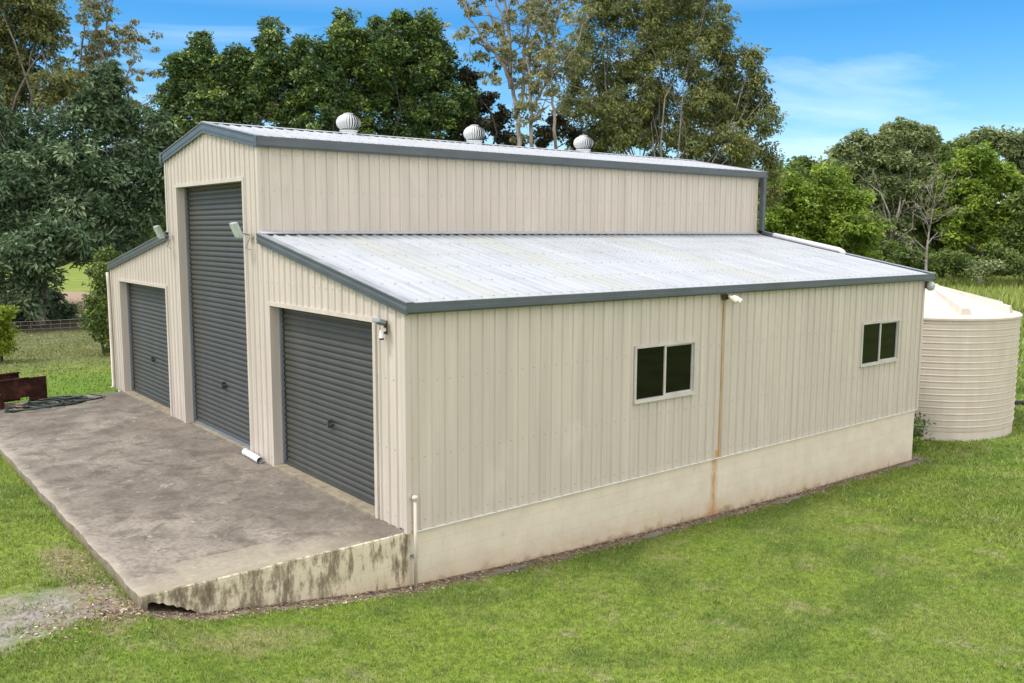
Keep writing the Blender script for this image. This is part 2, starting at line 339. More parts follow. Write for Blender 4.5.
# ------------------------------------------------------------------ shed
shed=empty('shed',(0,0,0),'large cream corrugated steel shed with raised middle bay, dark grey trim and three roller doors','shed')
SP=.21
def profile(u0,u1,phase):
    """breakpoints (u, depth) of the rib profile between u0 and u1"""
    pts=[]; shp=[(0,0),(.062,0),(.066,.004),(.074,.004),(.078,0),(.148,0),(.161,.025),(.189,.025),(.202,0)]
    k0=int(math.floor((u0-phase)/SP))-1; k1=int(math.ceil((u1-phase)/SP))+1
    for k in range(k0,k1+1):
        for a,d in shp: pts.append((phase+k*SP+a,d))
    us=[p[0] for p in pts]; ds=[p[1] for p in pts]
    out=[u0]+[u for u in us if u0+1e-4<u<u1-1e-4]+[u1]
    return out,(lambda u: float(np.interp(u,us,ds)))
def clad(m, O, U, V, N, u0,u1, zb, zt, holes=(), phase=0, rows=(), mi=0, ws=1, flat=None, wsz=.007):
    """corrugated sheet: O origin, U across ribs, V along ribs, N outward. zb/zt floats or lists of (u,z)."""
    O,U,V,N=[np.array(t,float) for t in (O,U,V,N)]
    fb=(lambda u: zb) if not hasattr(zb,'__len__') else (lambda u: float(np.interp(u,[p[0] for p in zb],[p[1] for p in zb])))
    ft=(lambda u: zt) if not hasattr(zt,'__len__') else (lambda u: float(np.interp(u,[p[0] for p in zt],[p[1] for p in zt])))
    bp,dep=profile(u0,u1,phase)
    extra=[e for h in holes for e in h[:2]]+([p[0] for p in zt] if hasattr(zt,'__len__') else [])
    bp=sorted(set(bp+[e for e in extra if u0<e<u1]))
    P=lambda u,z,d: O+U*u+V*z+N*d
    for a,b in zip(bp[:-1],bp[1:]):
        if b-a<1e-5: continue
        c=(a+b)/2; iv=[]; cur0=(fb(a),fb(b)); hs=sorted([h for h in holes if h[0]<=c<=h[1]],key=lambda h:h[2])
        for h in hs:
            if h[2]>cur0[0]+1e-4: iv.append((cur0,(h[2],h[2])))
            cur0=(h[3],h[3])
        iv.append((cur0,(ft(a),ft(b))))
        da,db=dep(a),dep(b)
        for (l0,l1),(t0,t1) in iv: m.quad(P(a,l0,da),P(b,l1,db),P(b,t1,db),P(a,t0,da),mi)
    k0=int(math.ceil((u0-phase)/SP)); k1=int((u1-phase)/SP)
    for r in rows:
        for k in range(k0-1,k1+1):
            u=phase+k*SP+.175 if ws==2 else phase+k*SP+.035
            if not(u0+.02<u<u1-.02): continue
            if any(h[0]-.03<u<h[1]+.03 and h[2]-.03<r<h[3]+.03 for h in holes): continue
            if r>ft(u)-.05 or r<fb(u): continue
            d=dep(u); m.obox(P(u,r+random.uniform(-.004,.004),d+.003),U*wsz,V*wsz,N*.004,1)
X_=(1,0,0);Y_=(0,1,0);Z_=(0,0,1)
win=[(4.23,5.69,1.245,2.14),(10.93,12.42,1.215,2.10)]
m=MB(); clad(m,(0,0,0),X_,Z_,(0,-1,0),0,L,0,2.99,win,.03,(.12,.98,2.0))
side=m.build('side_wall',[M_clad,M_washer],shed)
D1=(.79,4.139,0,2.728); D2=(5.137,8.489,0,4.787); D3=(9.437,12.838,0,2.728)
ZL=2.9; ZR=3.737; ZEL=2.96
m=MB()
tops=[(0,ZL+.08),(W1,ZR+.08),(W1+.0001,5.308+.08),(YR,5.7175+.08),(YW,5.308+.08),(YW+.0001,ZR+.08),(YT,ZEL+.08)]
clad(m,(0,0,0),Y_,Z_,(-1,0,0),0,YT,0,tops,(D1,D2,D3),.05,(.15,1.05,2.0,3.1,4.1,5.0))
m.build('front_wall',[M_clad,M_washer],shed)
m=MB(); clad(m,(0,W1,0),X_,Z_,(0,-1,0),0,L,3.7,5.38,(),.03,(4.6,5.2)); m.build('upper_side_wall',[M_clad,M_washer],shed)
m=MB(); clad(m,(0,YW,0),X_,Z_,(0,1,0),0,L,3.7,5.38,(),.03); m.build('upper_side_wall',[M_clad,M_washer],shed)
m=MB(); clad(m,(0,YT,0),X_,Z_,(0,1,0),0,L,0,3.02,(),.03); m.build('side_wall',[M_clad,M_washer],shed)
m=MB(); clad(m,(L,0,0),Y_,Z_,(1,0,0),0,YT,0,tops,(),.05); m.build('rear_wall',[M_clad,M_washer],shed)
# foundation walls
m=MB(); m.box(0,.022,-1.5,L-.02,.2,.02); m.box(L-.2,.2,-1.5,L-.02,YT-.03,.02); m.box(0,YT-.2,-1.5,L-.2,YT-.03,.02); 
m.build('foundation_wall',M_found,shed,bevel=.006)
# corner and edge flashings
m=MB(); 
def ell(m,x,y,sx,sy,z0,z1,w=.045,t=.029):
    # folded corner angle standing proud of the ribs
    m.box(min(x-sx*.001,x+sx*t),min(y,y-sy*w),z0,max(x-sx*.001,x+sx*t),max(y,y-sy*w)+0,z1)
    m.box(min(x-sx*w,x+sx*t),min(y+.0,y+sy*t),z0,max(x-sx*w,x+sx*t),max(y,y+sy*t),z1)
ell(m,0,0,-1,-1,-.02,2.93); m.build('corner_flashing',M_clad,shed)
m=MB(); ell(m,L,0,1,-1,-.02,2.93); m.build('corner_flashing',M_clad,shed)
m=MB(); ell(m,0,W1,-1,-1,3.9,5.33); m.build('corner_flashing',M_clad,shed)
m=MB(); ell(m,0,YT,-1,1,-.0,2.98); m.build('corner_flashing',M_clad,shed)
m=MB(); ell(m,0,YW,-1,1,3.9,5.33); m.build('corner_flashing',M_clad,shed)
# base drip flashing of the long wall, pale and thin
m=MB(); m.box(.08,-.029,-.018,L-.03,.018,-.004); m.build('base_flashing',simple('pale_flashing',(.78,.76,.72),.4,.4,0,.1),shed)
# rust run below the floodlight on the long wall
m=MB(); pts=[]
for a,b,z0,z1 in ((6.43,6.443,.9,2.82),(6.427,6.446,.02,.9)): m.box(a,-.0285,z0,b,-.001,z1)
m.box(6.35,-.006,.0,6.50,-.002,.13)
m.build('rust_streak',M_rust,shed)
# door openings: reveals, heads, guides, curtains
for (a,b,z0,z1) in (D1,D2,D3):
    m=MB(); r=.165
    for y,s in ((a,-1),(b,1)):
        m.box(-.034,min(y-s*.002,y+s*.07),0,.0,max(y-s*.002,y+s*.07),z1+.0)     # face trim
        m.box(0,min(y-s*.004,y+s*.02),0,r+.05,max(y-s*.004,y+s*.02),z1)
    m.box(-.036,a-.07,z1-.004,.0,b+.07,z1+.06); m.box(0,a-.02,z1,r+.05,b+.02,z1+.02)
    m.build('door_reveal',M_clad,shed)
    m=MB(); zb=.0 if z1>4 else .045; z=zb; pit=.098; t=r+.02
    pr=[(0,.012),(.012,.016),(.022,.004),(.045,-.006),(.07,-.004),(.088,.004),(.098,.012)]
    prev=None
    while z<z1+.02:
        for dz,dx in pr:
            cur=(t+dx,z+dz)
            if prev: m.quad((prev[0],b-.012,prev[1]),(prev[0],a+.012,prev[1]),(cur[0],a+.012,cur[1]),(cur[0],b-.012,cur[1]))
            prev=cur
        z+=pit
    d=m.build('roller_door',M_door,shed)
    for y,s in ((a,1),(b,-1)):
        m=MB(); m.box(r-.04,min(y,y+s*.045),zb,r+.0,max(y,y+s*.045),z1); sub(m,'guide_rail',M_guide,d)
    m=MB(); m.box(r-.02,a+.05,zb-.0,r+.035,b-.05,zb+.05); sub(m,'bottom_rail',M_guide if z1>4 else M_door,d)
    m=MB(); yc=(a+b)/2; m.box(r-.03,yc-.09,1.0,r+.01,yc+.09,1.025); m.box(r-.045,yc-.02,.95,r+.01,yc+.02,1.075); sub(m,'door_lock',M_door,d)
    m=MB()
    if z1<4: m.box(-.05,a+.0,-.05,r+.12,b-.0,.043)
    else: m.box(.06,a,-.05,r+.12,b,-.002+.012)
    m.build('door_sill',M_sill,shed,bevel=.01)
# windows
for (a,b,z0,z1) in win:
    m=MB(); f=.05; 
    for q in ((a-.012,z0-.015,b+.012,z0+.035),(a-.012,z1-.035,b+.012,z1+.012),(a-.012,z0+.035,a+.03,z1-.035),(b-.03,z0+.035,b+.012,z1-.035)):
        m.box(q[0],-.055,q[1],q[2],.03,q[3])
    m.box(a-.012,-.068,z0-.025,b+.012,-.055,z0-.012)
    w=m.build('window',M_alu,shed,bevel=.003)
    c=(a+b)/2
    m=MB(); m.box(c-.03,-.035,z0+.035,c+.012,.025,z1-.035); m.box(c+.012,-.02,z0+.035,b-.035,.02,z0+.06); m.box(c+.012,-.02,z1-.06,b-.035,.02,z1-.035); m.box(b-.06,-.02,z0+.06,b-.035,.02,z1-.06); sub(m,'sash',M_alu,w)
    m=MB(); m.box(a+.035,-.012,z0+.035,c-.03,-.006,z1-.035); sub(m,'pane',M_glass,w)
    m=MB(); m.box(c+.012,.003,z0+.06,b-.06,.009,z1-.06); sub(m,'pane',M_glass,w)
# roofs
def roofplane(y0,z0,y1,z1,x0,x1,name,lights,phase,rows):
    O=np.array((0,y0,z0)); V=np.array((0,y1-y0,z1-z0)); ln=np.linalg.norm(V); V/=ln
    N=np.cross(X_,V); N=N if N[2]>0 else -N
    segs=[]; u=x0
    def laps(m,a,b):
        q=phase+.203
        while q<b:
            if q>a+.05 and q<b-.02: m.obox(O+np.array(X_)*q+V*ln/2+N*.003,np.array(X_)*.0045,V*ln*.495,N*.0025,1)
            q+=SP*4
    for a,b in lights: segs.append((u,a,0)); segs.append((a,b,1)); u=b
    segs.append((u,x1,0)); m=MB()
    for a,b,k in segs:
        if not k: clad(m,O,X_,V,N,a,b,0,ln,(),phase,[r*ln for r in rows],0,2,wsz=.012); laps(m,a,b)
    r=m.build(name,[M_roof,M_washer],shed)
    for a,b,k in segs:
        if k:
            m=MB(); clad(m,O,X_,V,N,a,b,0,ln,(),phase,[r*ln for r in rows],0,2,wsz=.012); sub(m,'skylight_sheet',[M_sky,M_washer],r)
    return r
FH=.15
rows=(.03,.22,.41,.6,.79,.96)
roofplane(-.09,ZL+FH-.035,W1,ZR+FH-.01,-.05,L+.22,'roof',[(1.23,1.86),(3.75,4.59),(7.53,8.37)],.03,rows)
roofplane(YT+.09,ZEL+FH-.035,YW,ZR+FH-.01,-.05,L+.22,'roof',[(1.23,1.86),(7.53,8.37)],.03,rows)
roofplane(W1-.1,5.308+.155,YR,5.7175+.165,-.06,L+.22,'roof',[(3.75,4.59)],.03,(.05,.5,.92))
roofplane(YW+.1,5.308+.155,YR,5.7175+.165,-.06,L+.22,'roof',[(3.75,4.59)],.03,(.05,.5,.92))
# ridge cap
m=MB(); s=(5.7175-5.308)/(YR-W1); zc=5.7175+.165+.034
for sg in (-1,1): m.hexa([(-.07,YR,zc),(L+.23,YR,zc),(L+.23,YR+sg*.16,zc-.16*s),(-.07,YR+sg*.16,zc-.16*s),(-.07,YR,zc+.008),(L+.23,YR,zc+.008),(L+.23,YR+sg*.16,zc-.16*s+.006),(-.07,YR+sg*.16,zc-.16*s+.006)])
m.build('ridge_cap',M_roof,shed)
# apron flashing where the lean-to roof meets the upper wall
m=MB(); 
for y,sg in ((W1,-1),(YW,1)): m.hexa([(-.03,y,ZR+FH+.03),(L,y,ZR+FH+.03),(L,y+sg*.12,ZR+FH+.008),(-.03,y+sg*.12,ZR+FH+.008),(-.03,y+sg*.0,ZR+FH+.06),(L,y,ZR+FH+.06),(L,y+sg*.12,ZR+FH+.014),(-.03,y+sg*.12,ZR+FH+.014)])
m.build('apron_flashing',M_roof,shed)
# gutters (quad section, lip on top) and barge boards
def gutter(y,s,z,x0,x1,h,name='gutter'):
    m=MB(); prof=[(0,0),(.095,0),(.115,.025),(.115,h*.52),(.107,h*.56),(.107,h),(.095,h+.006),(.088,h),(.088,.02),(0,.02)]
    m.beam((x0,y,z),(x1,y,z),((0,s,0),(0,0,1)),prof)
    for x in (x0,x1): m.beam((x-.002,y,z),(x+.002,y,z),((0,s,0),(0,0,1)),[(0,0),(.117,0),(.117,h+.006),(0,h+.006)])
    return m.build(name,M_fascia,shed)
gutter(-.032,-1,ZL+.0,-.06,L+.24,FH-.01); gutter(YT+.032,1,ZEL,-.06,L+.24,FH-.01)
gutter(W1-.032,-1,5.308,-.08,L+.24,.165); gutter(YW+.032,1,5.308,-.08,L+.24,.165)
def barge(x,sx,p,q,h,over):
    p,q=np.array(p,float),np.array(q,float)
    m=MB(); prof=[(0,0),(.018,0),(.018,h*.3),(.026,h*.34),(.026,h*.62),(.018,h*.66),(.018,h*.95),(.03,h),(.03,h+.012),(0,h+.012)]
    m.beam((x,p[0],p[1]),(x,q[0],q[1]),((sx,0,0),(0,0,1)),prof)
    o=m.build('barge_board',M_fascia,shed)
    m=MB(); m.beam((x,p[0],p[1]+h+.014),(x,q[0],q[1]+h+.014),((-sx,0,0),(0,0,1)),[(-.022,0),(.10,0),(.10,.012),(-.022,.012)]); sub(m,'barge_flange',M_flange,o)
for x,sx in ((-.045,-1),(L+.2,1)):
    barge(x,sx,(-.14,ZL-.015),(W1-.0,ZR),.148,0); barge(x,sx,(YT+.14,ZEL-.015),(YW,ZR),.148,0)
    barge(x,sx,(W1-.15,5.308-.02),(YR,5.7175),.17,0); barge(x,sx,(YW+.15,5.308-.02),(YR,5.7175),.17,0)
# soffit closing strips behind the rear overhang
m=MB()
for (y0,z0,y1,z1) in ((-.05,ZL+.02,W1,ZR+.02),(YT+.05,ZEL+.02,YW,ZR+.02),(W1-.05,5.33,YR,5.74),(YW+.05,5.33,YR,5.74)): m.hexa([(L,y0,z0),(L+.2,y0,z0),(L+.2,y1,z1),(L,y1,z1),(L,y0,z0+.01),(L+.2,y0,z0+.01),(L+.2,y1,z1+.01),(L,y1,z1+.01)])
m.build('soffit',M_fascia,shed)
# downpipe of the upper gutter with pale spreader pipe lying on the lean-to roof edge
m=MB(); xd=L+.1; m.box(xd-.06,W1-.17,3.86,xd+.05,W1-.05,5.32); sl=(ZR-ZL)/W1
m.hexa([(xd-.06,3.98,3.86+.03-(W1-4.0)*sl),(xd+.05,3.98,3.89-(W1-4.0)*sl),(xd+.05,W1-.05,3.93),(xd-.06,W1-.05,3.93),(xd-.06,3.98,3.97-(W1-4.0)*sl+.02),(xd+.05,3.98,3.99-(W1-4.0)*sl),(xd+.05,W1-.05,4.0),(xd-.06,W1-.05,4.0)])
for z in (4.3,5.0): m.box(xd-.066,W1-.176,z,xd+.056,W1-.03,z+.03)
dp=m.build('downpipe',M_fascia,shed,bevel=.006)
m=MB(); zz=lambda y: ZL+FH+y*sl+.075; m.tube([(xd-.02,4.0,zz(4.0)),(xd-.02,3,zz(3)),(xd-.02,2.15,zz(2.15)),(xd-.025,2.05,zz(2.05)-.03),(xd-.03,2.0,zz(2.0)-.08)],.06,14); sub(m,'spreader_pipe',simple('pale_grey_pipe',(.58,.59,.61),.4,.4),dp,smooth=True)
# cream downpipe at far left corner, dark outlet at mid corner
m=MB(); m.tube([(-.07,YT+.10,2.9),(-.07,YT+.08,2.7),(-.07,YT+.05,2.5),(-.07,YT+.05,.06),(-.13,YT+.05,.03)],.04,10); m.build('downpipe',M_trim,shed,smooth=True)
# turbine roof vents
for i,(xv,s) in enumerate(((2.93,1.0),(6.10,1.0),(9.46,1.0))):
    zb=5.80; yv=YR-.02; m=MB()
    m.lathe([(.17,zb-.12),(.17,zb+.14),(.185,zb+.145),(.185,zb+.165),(.16,zb+.17)],(xv,yv),28)
    m.box(xv-.26,yv-.22,zb-.03,xv+.26,yv+.22,zb+.045)
    v=m.build('roof_vent',M_galv,shed,smooth=False)
    m=MB(); zc=zb+.165; R0=.25; H=.36; NV=26
    for k in range(NV):
        a0=2*math.pi*k/NV+i; strip=[]
        for j in range(11):
            t=j/10; ph=-.95+t*(math.pi/2+.95-.22); r=R0*math.cos(ph)*(1 if ph>-.9 else 1); z=zc+.155+.18*math.sin(ph)
            strip.append((r,z))
        for (r0,z0),(r1,z1) in zip(strip[:-1],strip[1:]):
            def pt(r,z,a): return (xv+r*math.cos(a),yv+r*math.sin(a),z)
            aw=2*math.pi/NV
            m.quad(pt(r0,z0,a0),pt(r0*.90,z0,a0+aw*.78),pt(r1*.90,z1,a0+aw*.78),pt(r1,z1,a0))
    m.lathe([(.10,zc+.325),(.10,zc+.34),(.05,zc+.35),(.001,zc+.352)],(xv,yv),20)
    sub(m,'turbine_head',M_galv,v)
    m=MB(); m.lathe([(.14,zc-.01),(.185,zc+.07),(.20,zc+.14),(.175,zc+.22),(.12,zc+.27),(.05,zc+.31)],(xv,yv),16); sub(m,'vent_shade_core',M_dark,v)  # near-black core stands in for the shade inside, seen between the vanes

# ------------------------------------------------------------------ floodlights
def flood(name,x,y,z,label,grp='floodlights beside the middle door'):
    t=empty('floodlight',(x,y,z),label,'floodlight',grp)
    m=MB(); m.box(x-.035,y-.05,z-.05,x-.0,y+.05,z+.03); m.build('wall_bracket',M_rustp if z<3 else M_trim,t)
    m=MB(); m.tube([(x-.03,y,z),(x-.12,y+.01,z+.02),(x-.17,y+.02,z+.04)],.012,8); m.tube([(x-.03,y,z-.04),(x-.1,y,z-.22),(x-.02,y,z-.25)],.008,6); m.build('arm',M_guide,t)
    m=MB(); c=np.array((x-.24,y+.03,z+.08)); ax=np.array((.055,.0,-.125)); ay=np.array((0,.105,0)); az=np.array((.03,0,.012))*1.2
    m.obox(c,ax,ay,az); m.build('lamp_head',M_lamp,t,bevel=.012)
    m=MB(); m.obox(c-az*1.06,ax*.82,ay*.84,az*.1); m.build('lamp_lens',M_lens,t)
    return t
flood('a',-.034,8.86,3.82,'grey floodlight on an arm left of the tall middle roller door')
flood('b',-.034,4.79,3.87,'grey floodlight on an arm right of the tall middle roller door')
t=empty('floodlight',(-.034,.42,2.74),'small rusty grey floodlight above the right roller door, near the shed corner','floodlight')
m=MB(); m.box(-.05,.38,2.60,-.034,.46,2.78); m.build('wall_bracket',M_rustp,t)
m=MB(); m.tube([(-.05,.42,2.72),(-.14,.40,2.74),(-.2,.4,2.76)],.014,8); m.build('arm',M_guide,t)
m=MB(); m.obox((-.13,.44,2.78),(.05,0,-.015),(0,.10,.0),(.008,0,.025)); m.build('lamp_head',M_flange,t,bevel=.008)
m=MB(); m.tube([(-.05,.42,2.66),(-.11,.41,2.64),(-.11,.41,2.55)],[.03,.03,.035],10); m.build('sensor',M_white,t)
m=MB(); m.tube([(-.11,.41,2.555),(-.11,.41,2.53)],[.036,.03],10); m.build('sensor_lens',M_dark,t)
t=empty('floodlight',(6.45,-.034,2.86),'small twin spotlight under the long eave at the top of the rust streak','floodlight')
m=MB(); m.box(6.36,-.06,2.79,6.50,-.034,2.88); m.build('wall_bracket',M_rustp,t)
m=MB(); m.tube([(6.44,-.05,2.84),(6.46,-.13,2.82)],.02,8); m.build('arm',M_rustp,t)
for dx in (0,.11):
    m=MB(); m.tube([(6.42+dx,-.12,2.86),(6.45+dx,-.17,2.82),(6.48+dx,-.26,2.76)],[.02,.042,.046],12); m.build('lamp_head',M_white if dx else M_trim,t,smooth=False)
t=empty('wall_light',(L+.05,-.034,2.78),'round pale bulkhead light under the eave beside the water tank','light')
m=MB(); m.box(L-.02,-.07,2.72,L+.07,-.0,2.88); m.build('wall_bracket',M_rustp,t)
m=MB(); 
m.lathe([(.001,2.87),(.06,2.865),(.09,2.82),(.095,2.77),(.08,2.71),(.045,2.675),(.001,2.67)],(L+.09,-.11),20); m.build('lamp_shade',simple('pale_lamp_glass',(.38,.42,.42),.3,.4),t,smooth=True)

# ------------------------------------------------------------------ corner vent pipe
t=empty('vent_pipe',(.075,-.075,-.76),'thin cream capped pipe standing at the near corner of the shed','pipe')
m=MB(); m.tube([(.075,-.075,-.8),(.075,-.075,.45)],.022,12); m.build('pipe_stem',M_trim,t,smooth=True)
m=MB(); m.lathe([(.022,.43),(.04,.45),(.046,.47),(.044,.485),(.028,.502),(.001,.506)],(.075,-.075),16); m.build('pipe_cap',M_trim,t,smooth=True)
m=MB(); m.box(.045,-.08,-.35,.105,.03,-.33); m.build('pipe_clip',M_guide,t)
# ------------------------------------------------------------------ loose white pvc pipe on slab
m=MB(); A=np.array((-.095,5.22,.06)); B=np.array((-.13,4.5,.06)); d=(B-A)/np.linalg.norm(B-A)
m.tube([A,B],.057,20,cap=False); m.tube([B,A],.050,20,cap=False,m=1)
m.tube([A-d*.0,A+d*.09],[.064,.064],20,cap=False)
o=m.build('pvc_pipe',[M_white,M_galv],smooth=True); tag(o,'short loose white plastic pipe lying on the slab between the doors','pipe')

# ------------------------------------------------------------------ rusty steel cradle
k=NT('rusty_steel',.85,.2); b=k.ramp(k.noise(4,7,None,.7),(.3,hexc('261612')),(.5,hexc('38211b')),(.65,hexc('5c3a2f')),(.8,hexc('2a1917'))); k.col(b); k.bump(k.noise(25,5),.5,.01); M_rs=k.m
t=empty('steel_trough',(-2.5,12.9,0),'rusty dark red steel trough frame lying at the edge of the slab','trough')
ang=math.radians(14); ux=np.array((math.cos(ang),math.sin(ang),0)); uy=np.array((-math.sin(ang),math.cos(ang),0)); uz=np.array((0,0,1.))
O=np.array((-2.76,12.42,0.004))
def pl(m,a,b,h0,h1,off,th=.012,hh0=None): # plate along ux from a to b, heights
    c=O+ux*(a+b)/2+uy*off+uz*(h0+h1)/2; m.obox(c,ux*(b-a)/2,uy*th,uz*(h1-h0)/2)
m=MB(); pl(m,0,.08,0,.62,0); pl(m,.08,.62,.19,.62,0); pl(m,.62,1.0,.0,.62,0); pl(m,0,.62,.60,.64,-.02,.03); pl(m,.98,1.0,0,.62,-.02,.03); m.build('side_plate',M_rs,t)
m=MB(); pl(m,-.9,.75,.0,.66,.75); pl(m,-.9,.75,.64,.67,.72,.04); m.build('side_plate',M_rs,t)
m=MB(); c=O+uy*.37+ux*.02+uz*.31; m.obox(c,ux*.012,uy*.37,uz*.3); m.build('end_plate',M_rs,t)
m=MB(); c=O+ux*(-.45)+uy*.02+uz*.3; m.obox(c,ux*.46,uy*.012,uz*.29); m.obox(O+ux*(-.45)+uy*.0+uz*.32,ux*.46,uy*.03,uz*.02); m.build('front_plate',simple('light_rust',hexc('6a4236'),.85,.2,0,.35,6),t)
for q in (-.6,.3): m=MB(); m.obox(O+ux*q+uy*.37+uz*.22,ux*.03,uy*.36,uz*.03); m.build('cross_bar',M_rs,t)
# ------------------------------------------------------------------ hoses
M_hose=simple('green_hose',hexc('2c3c3a'),.45,.5,0,.25,5); M_tan=simple('tan_hose',hexc('8d7a5c'),.6,.3)
def hose(mb,c,n,r0,el,ang,seed,rad,zr):
    q=np.random.RandomState(seed); pts=[]; T=int(n*22)
    ph=q.uniform(0,6,6)
    for i in range(T):
        a=2*math.pi*i/22; r=r0*(1+.38*math.sin(a*.37+ph[0])+.22*math.sin(a*.9+ph[1])+.1*math.sin(a*2.7+ph[5])); ox=.22*math.sin(a*.23+ph[2]); oy=.14*math.cos(a*.29+ph[3])
        x=(r*math.cos(a))+ox; y=el*r*math.sin(a)+oy
        pts.append((c[0]+x*math.cos(ang)-y*math.sin(ang),c[1]+x*math.sin(ang)+y*math.cos(ang),rad+.004+zr*(.5+.5*math.sin(a*.61+ph[4]))))
    mb.tube(pts,rad,7)
m=MB(); hose(m,(-1.35,12.45),4.2,.40,.8,.1,3,.017,.05); hose(m,(-1.95,12.25),4.3,.40,.8,.2,5,.017,.06); hose(m,(-1.65,12.32),3.4,.5,.6,.15,8,.018,.10); m.tube([(-2.3,12.1,.025),(-2.45,11.9,.022),(-2.62,11.85,.022),(-2.75,11.98,.022)],.019,7)
o=m.build('garden_hose',M_hose,smooth=True); tag(o,'dark green garden hose in a tangled heap on the slab','hose')
m=MB(); hose(m,(-1.85,12.1),1.6,.48,.5,.1,11,.013,.05); m.tube([(-1.0,12.3,.02),(-.8,12.35,.018),(-.55,12.55,.018)],.013,7)
o=m.build('garden_hose',M_tan,smooth=True); tag(o,'thin tan hose threaded through the dark green hose heap','hose')

# ------------------------------------------------------------------ water tank
TC=(17.45,1.95); TR=2.27; TZ=-1.18; TH=3.05
tank=empty('water_tank',(TC[0],TC[1],TZ),'round cream ribbed plastic rainwater tank behind the right end of the shed','water tank')
k=NT('tank_plastic',.7,.15); k.col(k.mix(k.ramp(k.noise(3,5,k.scale((1.5,1.5,.3))),(.35,0),(.7,1)),(.56,.505,.44),(.62,.565,.495))); M_tank=k.m
m=MB(); prof=[(TR-.02,TZ)]; nb=17; z0=TZ+.22; pit=(TH-.32)/nb
for i in range(nb):
    z=z0+i*pit; prof+=[(TR-.022,z),(TR-.022,z+.006),(TR-.014,z+.025),(TR-.008,z+pit*.4),(TR-.006,z+pit*.75),(TR+.008,z+pit-.022),(TR+.008,z+pit-.004)]
prof+=[(TR-.02,TZ+TH-.09),(TR-.02,TZ+TH-.05),(TR+.03,TZ+TH-.045),(TR+.035,TZ+TH-.0)]
m.lathe(prof,TC,96); m.build('tank_wall',M_tank,tank)
m=MB(); zt=TZ+TH; cz=zt+.72; m.lathe([(TR+.035,zt),(TR-.0,zt+.03),(TR*.5,zt+.38),(.35,cz-.08),(.3,cz),(.001,cz+.01)],TC,96)
rf=m.build('tank_roof',M_tank,tank)
def croof(r): return np.interp(r,[.35,TR*.5,TR],[cz-.08,zt+.38,zt+.03])
for kk in range(8):
    a=math.radians(-82+kk*45); d=np.array((math.cos(a),math.sin(a),0)); s=np.array((-d[1],d[0],0)); C0=np.array((TC[0],TC[1],0))
    m=MB(); r0,r1=.3,TR*.93; w0,w1=.05,.17
    top0=croof(.35)+.05; top1=croof(r1)+.17
    def P(r,w,z): return C0+d*r+s*w+np.array((0,0,z))
    m.hexa([P(r0,-w0,croof(.35)-.08),P(r1,-w1,croof(r1)-.02),P(r1,w1,croof(r1)-.02),P(r0,w0,croof(.35)-.08),P(r0,-w0*.6,top0),P(r1-.03,-w1*.55,top1),P(r1-.03,w1*.55,top1),P(r0,w0*.6,top0)])
    sub(m,'roof_rib',M_tank,rf,bevel=.015)

# ------------------------------------------------------------------ wire fence
M_wire=simple('galvanised_wire',(.17,.17,.165),.5,.4,.3); M_post=simple('fence_post',(.2,.19,.17),.8,.2)
fa=np.array((-14.,27.3)); fb=np.array((20.,19.6)); fl=np.linalg.norm(fb-fa); fd=(fb-fa)/fl
f=empty('wire_fence',(2,23.6,-.1),'low galvanised wire mesh fence across the paddock left of the shed','fence')
m=MB(); H=[.12,.32,.5,.66,.80,.93]
for h in H:
    pts=[]
    for s_ in np.linspace(0,fl,25):
        p=fa+fd*s_; pts.append((p[0],p[1],float(gz(p[0],p[1]))+h))
    m.tube(pts,.0075,4)
for s_ in np.arange(0,fl,.30):
    p=fa+fd*s_; z=float(gz(p[0],p[1])); m.tube([(p[0],p[1],z+.48),(p[0],p[1],z+.93)],.0065,4)
m.build('wire_mesh',M_wire,f)
for s_ in np.arange(.5,fl,6.1):
    p=fa+fd*s_; z=float(gz(p[0],p[1])); q=MB(); q.tube([(p[0],p[1],z-.1),(p[0],p[1],z+1.05)],.03,7); q.build('fence_post',M_post,f)

